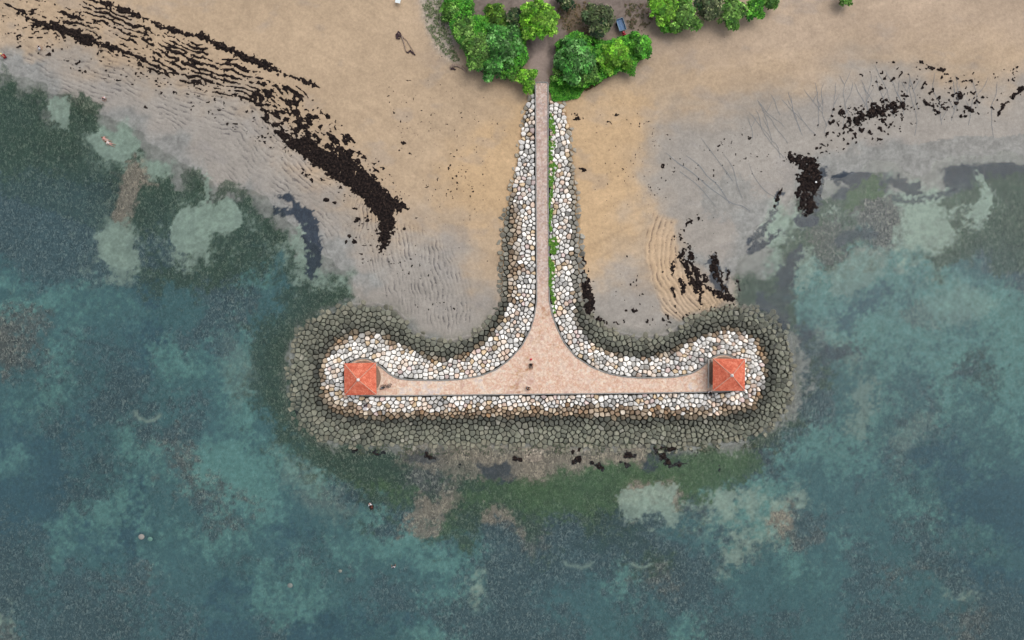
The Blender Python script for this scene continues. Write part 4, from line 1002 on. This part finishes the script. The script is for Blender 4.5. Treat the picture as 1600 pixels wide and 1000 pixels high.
def pm(rgb):
    if rgb not in MATS: MATS[rgb] = simple('cloth_or_skin_%d' % len(MATS), rgb, .8, .2, .1, 8)
    return MATS[rgb]
def person(px, py, z, rz, pose, label, skin=(168,122,96), hair=(24,20,20), top=(30,30,34), bottom=(40,42,50), cap=None, group='people on and around the breakwater'):
    x, y, _ = P(px, py, z); root = empty('person', (x, y, z), rz, label, 'person', group); q = POSES[pose]
    V_ = [q['hip'], q['chest'], q['neck'], q['head']]; E_ = [(0, 1), (1, 2), (2, 3)]; Rr = [(.15, .11), (.16, .11), .055, (.085, .10)]
    hd = Vector(q['head']); V_.append(tuple(hd + Vector((0, .10, -.01)))); E_.append((3, 4)); Rr.append(.03)   # face and nose
    hands = []
    for s_ in (-1, 1):
        f_ = lambda p_: (p_[0] * s_, p_[1], p_[2]); k = len(V_)
        V_ += [f_(q['sh']), f_(q['el']), f_(q['ha'])]; E_ += [(1, k), (k, k + 1), (k + 1, k + 2)]; Rr += [.065, .045, .03]
        hv = Vector(f_(q['ha'])); dr = (hv - Vector(f_(q['el']))).normalized(); u = dr.cross(Vector((0, 0, 1))).normalized() if abs(dr.z) < .95 else Vector((1, 0, 0))
        pk_ = len(V_); V_.append(tuple(hv + dr * .07)); E_.append((k + 2, pk_)); Rr.append((.038, .018)); hands.append((hv, dr, u, s_))
        k = len(V_); V_ += [f_(q['th']), f_(q['kn']), f_(q['an']), f_(q['toe'])]; E_ += [(0, k), (k, k + 1), (k + 1, k + 2), (k + 2, k + 3)]; Rr += [.09, .06, .042, .035]
    body = skin_mesh('body', V_, E_, Rr, pm(skin), root)
    for hv, dr, u, s_ in hands:
        fb = MB()
        for j, ln in enumerate((.065, .078, .082, .070)):
            o_ = hv + dr * .08 + u * (j - 1.5) * .019; w2 = dr.cross(u)
            fb.tube([o_, o_ + dr * ln * .55, o_ + dr * ln + w2 * .015], [.0085, .008, .006], 5)
        o_ = hv + dr * .03 + u * .03 * s_; fb.tube([o_, o_ + dr * .03 + u * .02 * s_, o_ + dr * .06 + u * .025 * s_], [.01, .009, .007], 5)
        fb.build('fingers', pm(skin), body, True)
    for s_ in (-1, 1):
        MB().ball(hd + Vector((s_ * .032, .088, .015)), .012, 6, 4).build('eye', BLK, body)
        MB().ball(hd + Vector((s_ * .092, .0, -.005)), (.014, .024, .032), 6, 4).build('ear', pm(skin), body)
    MB().box(hd + Vector((0, .098, -.052)), (.045, .012, .01)).build('mouth', pm((140, 70, 66)), body)
    MB().ball(hd + Vector((0, -.022, .035)), (.108, .122, .105), 12, 8).build('hair', pm(hair), root, True)
    if cap: MB().ball(hd + Vector((0, -.01, .06)), (.118, .13, .09), 12, 8).ball(hd + Vector((0, .12, .04)), (.08, .08, .014), 10, 4).build('cap', pm(cap), root, True)
    if top:
        V_ = [q['chest'], q['hip']]; E_ = [(0, 1)]; Rr = [(.185, .135), (.165, .125)]
        nk = Vector(q['neck']) * .6 + Vector(q['chest']) * .4; V_.append(tuple(nk)); E_.append((0, 2)); Rr.append(.10)
        for s_ in (-1, 1):
            k = len(V_); f_ = lambda p_: (p_[0] * s_, p_[1], p_[2]); e_ = Vector(f_(q['sh'])) * .25 + Vector(f_(q['el'])) * .75
            V_ += [f_(q['sh']), tuple(e_)]; E_ += [(0, k), (k, k + 1)]; Rr += [.085, .07]
        skin_mesh('shirt', V_, E_, Rr, pm(top), root)
    if bottom:
        V_ = [q['hip']]; E_ = []; Rr = [(.17, .13)]
        for s_ in (-1, 1):
            k = len(V_); f_ = lambda p_: (p_[0] * s_, p_[1], p_[2]); V_ += [f_(q['th']), f_(q['kn'])]; E_ += [(0, k), (k, k + 1)]; Rr += [.115, .085]
            if pose in ('sit', 'stand', 'crouch'): V_.append(tuple(Vector(f_(q['kn'])) * .25 + Vector(f_(q['an'])) * .75)); E_.append((k + 1, k + 2)); Rr.append(.065)
        skin_mesh('trousers', V_, E_, Rr, pm(bottom), root)
    return root
D2 = DZ + .01
p1 = person(829.3, 568.5, D2, R(185), 'sit', 'person in black clothes sitting on the middle of the paved deck beside a red bag')
x, y, z = P(829.6, 561.5, DZ)
root = empty('bag', (x, y, DZ + .005), R(20), 'small red bag on the paving behind the seated person in black', 'bag')
MB().ball((0, 0, .16), (.20, .15, .16), 14, 8).build('bag_body', pm((200, 44, 62)), root, True); MB().torus((0, 0, .33), .08, .014, 'Y', 14, 5).build('handle', pm((150, 30, 46)), root)
person(823, 605.5, D2, R(-115), 'crouch', 'person in dark clothes crouching near the seaward kerb of the wide deck', bottom=(150, 152, 156))
person(1107.5, 611.5, D2, R(200), 'sit', 'person in white shirt sitting on the kerb beside the right pavilion', top=(225, 225, 228), bottom=(30, 30, 36))
zz = float(slope_z(np.array([572.]), np.array([633.]))[0][0]) + .32
person(572, 633, zz, R(170), 'sit', 'person in navy shirt and pale trousers sitting on the stones below the left pavilion', top=(38, 34, 66), bottom=(210, 205, 212))
WG = 'people wading in the sea'
def wade(px, py, rz, pose, label, dip=0.0, **k):
    g_ = gz(px, py); person(px, py, g_ - dip, rz, pose, label, group=WG, **k)
wade(578.5, 785, R(200), 'crouch', 'wader in white shirt bending over, left one of the pair below the breakwater', top=(228, 228, 232), bottom=(26, 26, 30))
wade(582.5, 789.5, R(160), 'crouch', 'wader in dark red shirt bending over, right one of the pair below the breakwater', top=(70, 26, 32), bottom=(20, 20, 24), skin=(96, 62, 48))
wade(617, 882, R(10), 'walk', 'lone wader in pale shirt waist deep far below the breakwater', .3, top=(205, 208, 214), bottom=(24, 24, 30))
wade(10, 91, R(30), 'crouch', 'person in red bending over in the shallows at the left edge', top=(170, 40, 52), bottom=(120, 36, 44), cap=(228, 214, 150))
wade(62.5, 77.5, R(-60), 'crouch', 'person in white stooping on the wet sand near the left edge', top=(238, 238, 240), bottom=(190, 190, 196))
wade(164, 153, R(200), 'crouch', 'person in pink and white stooping beside the green weed patch', top=(226, 190, 188), bottom=(210, 205, 205))
wade(166.5, 218.5, R(60), 'lie', 'bather in pink lying in the shallow pool, upper one of the two', -.05, top=(200, 150, 140), bottom=(190, 160, 148), skin=(190, 152, 134), hair=(120, 80, 60))
wade(172.5, 224.5, R(65), 'lie', 'bather in pale clothes lying in the shallow pool, lower one of the two', -.05, top=(214, 200, 192), bottom=(190, 150, 140), skin=(190, 152, 134), hair=(120, 80, 60))
print('people', time.time() - T0)

# ------------------------------------------------------------------ small things on beach and water
DRIFT = simple('grey_driftwood', (150, 132, 118), .9, .1, .3, 4); DRIFT_D = simple('dark_driftwood', (70, 56, 60), .9, .1, .4, 4)
def path3(pts, z): return [Vector(P(a, c_, gz(a, c_) + z)) for a, c_ in pts]
def rel(pl, o): return [p_ - o for p_ in pl]
o0 = Vector(P(632, 68, gz(632, 68))); root = empty('driftwood', o0, 0, 'long bleached driftwood branch with dark root ends on the left sand', 'driftwood')
MB().tube(rel(path3([(623,52),(628,58),(632,70),(634,80)], .12), o0), [.11, .12, .10, .07]).build('branch', DRIFT, root)
MB().tube(rel(path3([(628,56),(636,64),(642,74),(647,82)], .10), o0), [.06, .07, .06, .03]).build('branch', DRIFT, root)
rt = MB()
for q in ([(623,50),(619,54),(620,60),(625,60)], [(622,49),(625,52),(627,58)], [(621,52),(624,57)], [(620,60),(622,55),(626,53)]): rt.tube(rel(path3(q, .14), o0), .13, 6)
rt.build('root_knot', DRIFT_D, root)
MB().tube(rel(path3([(635,81),(638,82),(641,79),(644,82),(649,86)], .12), o0), [.10, .14, .16, .15, .08]).build('root_end', DRIFT_D, root)
o0 = Vector(P(716, 104, gz(716, 104))); root = empty('driftwood', o0, 0, 'curved pale driftwood trunk lying just below the left shrubs', 'driftwood')
MB().tube(rel(path3([(704,105),(708,102),(714,102),(721,105),(727,110),(729,114)], .13), o0), [.2, .26, .2, .17, .14, .08]).build('trunk', DRIFT, root); MB().tube(rel(path3([(704,108),(708,107),(712,109)], .14), o0), [.12, .14, .08]).build('stub', DRIFT_D, root)
o0 = Vector(P(760, 118, gz(760, 118))); root = empty('driftwood', o0, 0, 'thin straight dark pole on the sand along the shrub edge', 'driftwood')
MB().tube(rel(path3([(747,107),(758,116),(771,127)], .08), o0), [.07, .06, .04]).build('pole', DRIFT_D, root)
WP = simple('white_plastic', (222, 230, 230), .5, .4, .06)
x, y, z = P(622, 1.5, gz(622, 2) + .6); root = empty('table', (x, y, gz(622, 2)), R(-12), 'white folding table on the sand at the top edge', 'table')
MB().box((0, 0, .7), (.8, .72, .05)).build('tabletop', WP, root)
for a in (-1, 1):
    for c_ in (-1, 1): MB().tube([(a * .35, c_ * .3, 0), (a * .33, c_ * .28, .68)], .02, 6).build('leg', STEEL, root)
x, y, z = P(1091, 34, gz(1091, 34) + .4); root = empty('chair', (x, y, gz(1091, 34)), R(100), 'white plastic chair under the edge of the right trees', 'chair')
MB().box((0, 0, .42), (.44, .42, .04)).build('seat', WP, root); MB().box((0, -.22, .66), (.42, .04, .44)).build('backrest', WP, root)
for a in (-1, 1):
    MB().box((a * .24, 0, .6), (.05, .4, .03)).build('armrest', WP, root)
    for c_ in (-1, 1): MB().tube([(a * .2, c_ * .18, 0), (a * .19, c_ * .17, .4)], .02, 6).build('leg', WP, root)
x, y, z = P(1050, 46, gz(1050, 46)); root = empty('tyre', (x, y, z), 0, 'black tyre on the sand under the right trees', 'tyre'); MB().torus((0, 0, .12), .28, .11, 'Z', 24, 8).build('tread', BLK, root, True)
def buoy(px, py, r_, label, rgb, z=None):
    z0 = max(gz(px, py), -.05) if z is None else z; x, y, _ = P(px, py, z0); root = empty('float', (x, y, z0), 0, label, 'float', 'pale floats and discs in the sea')
    MB().ball((0, 0, r_ * .2), (r_, r_ * .92, r_ * .45), 16, 8).build('float_body', pm(rgb), root, True); MB().torus((0, 0, r_ * .66), r_ * .16, r_ * .05, 'Z', 12, 5).build('eyelet', pm(rgb), root)
buoy(221.5, 838.5, .48, 'pale pinkish round float drifting in the lower left sea', (150, 146, 140))
buoy(453.5, 914.5, .42, 'dull brown round float in the lower sea left of centre', (122, 128, 124))
buoy(532, 892, .28, 'small grey oval float between the lone wader and the dull brown float', (128, 132, 124))
buoy(1275, 284.5, .16, 'tiny white float on the dark seaweed mat at the right', (245, 245, 245), gz(1275, 284) + .3)
buoy(235, 842, .4, 'faint green round float beside the pale pinkish one', (98, 134, 124))

# ------------------------------------------------------------------ vegetation
def leaf_mat(name, base, var):
    m, t, b = mat_new(name, 0.6, 0.25)
    t.links.new(attr(t, 'Col', 'Color'), b.inputs['Base Color']); return m
LEAF = leaf_mat('leaf', None, None); BARK = simple('bark', (112, 98, 84), .9, .1, .3, 3)
GREENS = {'mid': [(78,126,44),(100,152,56),(56,100,38),(132,176,84)], 'blue': [(66,130,48),(90,156,66),(46,102,38),(128,184,104)], 'bright': [(98,162,34),(122,184,46),(72,132,30),(150,200,76)],
          'dark': [(30,58,30),(42,74,36),(24,46,28),(74,100,50),(140,148,104)], 'olive': [(84,124,36),(66,108,34),(100,136,40),(50,88,30)], 'vivid': [(70,138,36),(80,158,42),(46,112,30),(110,176,60)]}
def rosettes(cent, nrm, size, cols, rg, per=6):
    """leaf rosettes: arrays of quads around each centre"""
    n = len(cent); a0 = rg.uniform(0, 2 * math.pi, n); vs = []; cs = []
    up = nrm + rg.normal(0, .28, (n, 3)); up /= np.linalg.norm(up, axis=1, keepdims=True)
    tx = np.cross(up, rg.normal(size=(n, 3))); tx /= np.linalg.norm(tx, axis=1, keepdims=True); ty = np.cross(up, tx)
    for k in range(per):
        a = a0 + k * 2 * math.pi / per + rg.uniform(-.3, .3, n); L = size * rg.uniform(.75, 1.25, n); w_ = L * .26
        d = tx * np.cos(a)[:, None] + ty * np.sin(a)[:, None]; s_ = -tx * np.sin(a)[:, None] + ty * np.cos(a)[:, None]
        lift = rg.uniform(-.25, .45, n)[:, None]
        p0 = cent + d * (L * .08)[:, None]; p1 = cent + d * (L * .55)[:, None] + s_ * w_[:, None] + up * lift * (L * .5)[:, None]
        p2 = cent + d * L[:, None] + up * (lift - .25) * (L * .8)[:, None]; p3 = cent + d * (L * .55)[:, None] - s_ * w_[:, None] + up * lift * (L * .5)[:, None]
        vs.append(np.stack([p0, p1, p2, p3], 1)); cs.append(np.repeat((cols * rg.uniform(.62, 1.35, (n, 1)))[:, None, :], 4, 1))
    V_ = np.concatenate(vs).reshape(-1, 3); C_ = np.concatenate(cs).reshape(-1, 3); F_ = np.arange(len(V_)).reshape(-1, 4)
    return V_, F_, C_
def tree(px, py, r_px, h, pal, label, name='tree', dens=15, lobes=None, size=.34, cat='tree', group='trees at the landward end of the walkway'):
    rg = np.random.default_rng(int(px * 7 + py * 13 + 9999)); rd = random.Random(int(px * 3 + py))
    h *= .76; zt = gz(px, min(max(py, 0), 999)); r_ = 1.03 * r_px * .1 * (H - h) / H
    x, y, _ = P(px, py, zt + h * .85)
    root = empty(name, (x, y, zt - .05), rd.uniform(0, 6.28), label, cat, group)
    nl = lobes or max(5, int(r_px / 2.4)); LB = [(0, 0, h * .74, r_ * .60)]
    for k in range(nl):
        a = 2.4 * k + rd.uniform(-.5, .5); d = r_ * (rd.uniform(.25, .5) if k % 3 == 0 else rd.uniform(.55, .92)); LB.append((d * math.cos(a), d * math.sin(a), h * (rd.uniform(.74, .88) if k % 3 == 0 else rd.uniform(.6, .78)), r_ * rd.uniform(.16, .34)))
    tk = MB(); tk.tube([(0, 0, 0), (rd.uniform(-.1, .1), rd.uniform(-.1, .1), h * .25), (0, 0, h * .5), (.05, 0, h * .78)], [.05 * h + .03, .038 * h + .02, .028 * h + .015, .02], 8).build('trunk', BARK, root, True)
    for lb in LB[1:9]:
        MB().tube([(0, 0, h * .32), (lb[0] * .45, lb[1] * .45, h * .5), (lb[0], lb[1], lb[2] - .05)], [.022 * h, .016 * h, .02], 6).build('limb', BARK, root, True)
    pc_ = np.array([s2l(c_) for c_ in GREENS[pal]]); cen = []; nm = []; cl_ = []
    for (a, b_, c_, rr) in LB:
        k = max(10, int(4 * math.pi * rr * rr * dens * .62)); d = rg.normal(size=(k, 3)); d[:, 2] = np.abs(d[:, 2]) * 1.0 - .25 * rg.random(k); d /= np.linalg.norm(d, axis=1, keepdims=True)
        sh_ = rg.uniform(.6, 1.22, k)[:, None]; ctr = np.array([a, b_, c_]); fr_ = (1 + .38 * fbm(d[:, 0] * 25 + px + a * 9, d[:, 1] * 25 + py + b_ * 9, 9, 2, 502))[:, None]; p_ = ctr + d * sh_ * fr_ * np.array([rr, rr, rr * .42])
        bump = fbm(p_[:, 0] * 10 + px, p_[:, 1] * 10 + py, 9, 2, 501)
        keep = rg.random(k) < (.80 + .30 * bump); p_ = p_[keep]; d = d[keep]
        kk = len(p_); ci = rg.integers(0, len(pc_), kk); tone = pc_[ci] * (.35 + 1.5 * rg.random((kk, 1)) ** 1.8) * .85 + pc_[rd.randrange(len(pc_))] * .2
        # leaf tone varies with a noise pattern across the crown
        cen.append(p_); nm.append(d); cl_.append(tone * (.85 + .25 * np.clip(bump[keep], -1, 1)[:, None]))
    V_, F_, C_ = rosettes(np.concatenate(cen), np.concatenate(nm) + np.array([0, 0, 1.3]), size, np.concatenate(cl_), rg)
    mesh_np('crown', V_, F_, LEAF, root, None, np.clip(C_, 0, 1)); return root
TR = [(705,16,16,3.0,'mid','small mid green tree at the left corner of the grove, at the top edge'),
 (728,10,11,2.6,'vivid','small vivid green bush right of the left corner tree, at the top edge'),
 (722,46,20,3.6,'mid','mid green tree on the left flank of the grove above the dune grass'),
 (748,72,26,4.2,'mid','broad mid green tree at the lower left of the grove above the pale trunk'),
 (786,66,30,4.6,'blue','large blue green tree with pale leaf rosettes in the middle of the left grove'),
 (770,98,22,3.6,'blue','blue green tree at the sand edge below the middle of the left grove'),
 (808,88,18,3.8,'vivid','vivid green tree left of the dirt path'),
 (776,20,19,4.0,'olive','olive yellow tree near the top edge in the left grove'),
 (806,26,15,4.4,'dark','dark green tree between the olive tree and the bright yellow green tree'),
 (845,26,31,5.5,'bright','tall bright yellow green tree leaning over the top of the dirt path'),
 (823,122,17,3.4,'bright','bright green tree beside the landward end of the paved walkway, left side'),
 (800,112,14,2.8,'mid','low green bush between the bright tree and the sand, left of the walkway'),
 (898,90,32,4.8,'blue','big rounded blue green tree right of the dirt path'),
 (915,108,22,3.6,'mid','mid green tree on the sand side of the big rounded tree'),
 (877,110,14,3.0,'mid','dark edged green bush between the walkway and the big rounded tree'),
 (962,84,25,4.4,'bright','bright yellow green tree with ragged branches over the right sand'),
 (1000,68,18,4.0,'vivid','vivid green tree at the right tip of the grove above the sand'),
 (984,100,13,2.8,'vivid','small vivid green bush hanging over the sand below the bright ragged tree'),
 (938,26,25,4.8,'dark','very dark glossy tree left of the blue cargo tricycle'),
 (885,-2,14,3.2,'dark','small dark tree at the top edge right of the tall bright tree'),
 (1040,12,26,4.8,'bright','bright green tree at the top edge, first of the right row'),
 (1070,20,24,4.6,'mid','mid green tree at the top edge, second of the right row'),
 (1040,38,12,2.8,'vivid','low vivid bush under the first tree of the right row'),
 (1112,8,22,4.8,'dark','dark green tree at the top edge in the middle of the right row'),
 (1144,14,24,4.4,'mid','mid green tree over the sand right of the dark tree in the right row'),
 (1182,8,18,4.0,'vivid','vivid green tree, last of the right row'),
 (1206,0,12,3.4,'mid','small crown at the right end of the right row, cut by the top edge'),
 (1322,-5,11,3.2,'mid','isolated crown just showing at the top edge above the right beach')]
for a in TR: tree(a[0], a[1], a[2], a[3], a[4], a[5], name='shrub' if a[3] < 3.1 else 'tree', cat='shrub' if a[3] < 3.1 else 'tree', size=.58 if a[4] in ('blue', 'dark') else .48)
print('trees', time.time() - T0)
def cover(name, label, poly, n_, pal, size, hmax, seed, kind='stuff', dzf=None, cat='ground cover', thresh=-9, nsc=14):
    rg = np.random.default_rng(seed); xs = [p_[0] for p_ in poly]; ys = [p_[1] for p_ in poly]
    a = rg.uniform(min(xs), max(xs), n_ * 4); c_ = rg.uniform(min(ys), max(ys), n_ * 4)
    k = (poly_sd(a + 2 * fbm(a, c_, 10, 2, seed), c_, poly) > 0) & (fbm(a, c_, nsc, 3, seed + 5) > thresh); a = a[k][:n_]; c_ = c_[k][:n_]
    z = (dzf(a, c_) if dzf else ground_z(a, c_)) + rg.uniform(.03, hmax, len(a)); k_ = .1 * (H - z) / H
    pc_ = np.array([s2l(q) for q in GREENS[pal]]) if isinstance(pal, str) else np.array([s2l(q) for q in pal])
    V_, F_, C_ = rosettes(np.stack([(a - 800) * k_, (500 - c_) * k_, z], 1), np.tile([0, 0, 1.0], (len(a), 1)), size, pc_[rg.integers(0, len(pc_), len(a))], rg, 5)
    o = mesh_np(name, V_, F_, LEAF, None, None, C_); tag(o, label, cat, None, kind); return o
cover('creeper', 'dense bright green beach creeper spilling down to the stones right of the walkway', [(858,120),(880,112),(915,118),(912,140),(905,152),(885,156),(862,158)], 2600, 'vivid', .20, .45, 601, cat='creeper')
sl = lambda a, c_: slope_z(a, c_)[0] + .22
cover('weeds', 'green weeds growing between the stones along the right edge of the walkway', [(858,176),(866,190),(869,215),(864,240),(869,262),(865,285),(861.5,300),(861.5,365),(871,372),(873,390),(863,400),(868,425),(863,450),(869,490),(863,488),(858,440)], 2200, [(92,140,44),(112,158,56),(74,120,38)], .16, .2, 602, dzf=sl, cat='weeds', thresh=-.28, nsc=7)
cover('dune_grass', 'sparse grey green dune grass on pale ground left of the grove', [(660,-5),(690,0),(700,40),(712,80),(720,95),(706,96),(685,72),(668,50)], 900, [(112,128,84),(92,112,74),(132,140,104),(84,100,60)], .13, .2, 603, cat='grass', thresh=-.05, nsc=4)
cover('dune_grass', 'dry brown grass patches between the trees right of the dirt path', [(868,5),(918,2),(930,30),(935,62),(915,68),(885,50),(868,30)], 600, [(112,92,62),(92,84,52),(128,108,78),(70,84,44)], .13, .18, 604, cat='grass', thresh=0, nsc=4)
cover('dune_grass', 'low brown scrub around the blue cargo tricycle and the right grove', [(975,5),(1012,5),(1020,30),(1005,48),(985,45),(978,20)], 420, [(96,92,62),(78,84,50),(118,98,80)], .13, .2, 605, cat='grass', thresh=.05, nsc=4)
cover('undergrowth', 'brown green undergrowth along the sand edge of the right grove', [(905,128),(935,112),(950,118),(935,130),(915,142)], 500, [(104,84,52),(84,92,44),(120,98,70)], .2, .25, 606, cat='undergrowth')
cover('undergrowth', 'leafy undergrowth filling the gaps beneath the left grove', [(695,-5),(735,0),(735,25),(800,30),(820,60),(814,95),(798,118),(770,110),(730,85),(705,40)], 6000, 'vivid', .40, 2.0, 607, cat='undergrowth', thresh=-.5)
cover('undergrowth', 'leafy undergrowth beneath the big rounded tree and its neighbours', [(872,66),(900,50),(945,66),(985,55),(1015,62),(1016,80),(990,102),(955,116),(915,136),(870,130)], 4200, 'vivid', .40, 2.0, 608, cat='undergrowth', thresh=-.5)
cover('weeds', 'a few green weeds along the left edge of the walkway near the trees', [(832,140),(836,140),(836,215),(833,215)], 160, 'olive', .15, .12, 609, cat='weeds', thresh=-.2, nsc=6)
cover('weeds', 'green algae tufts on the outer stones below the seaward slope', [(560,690),(800,692),(1100,690),(1180,682),(1190,700),(1100,712),(800,710),(560,712)], 500, [(70,84,62),(88,92,76)], .16, .06, 610, dzf=lambda a, c_: np.maximum(slope_z(a, c_)[0], -.02) + .1, cat='weeds', thresh=.1)
print('done', time.time() - T0)
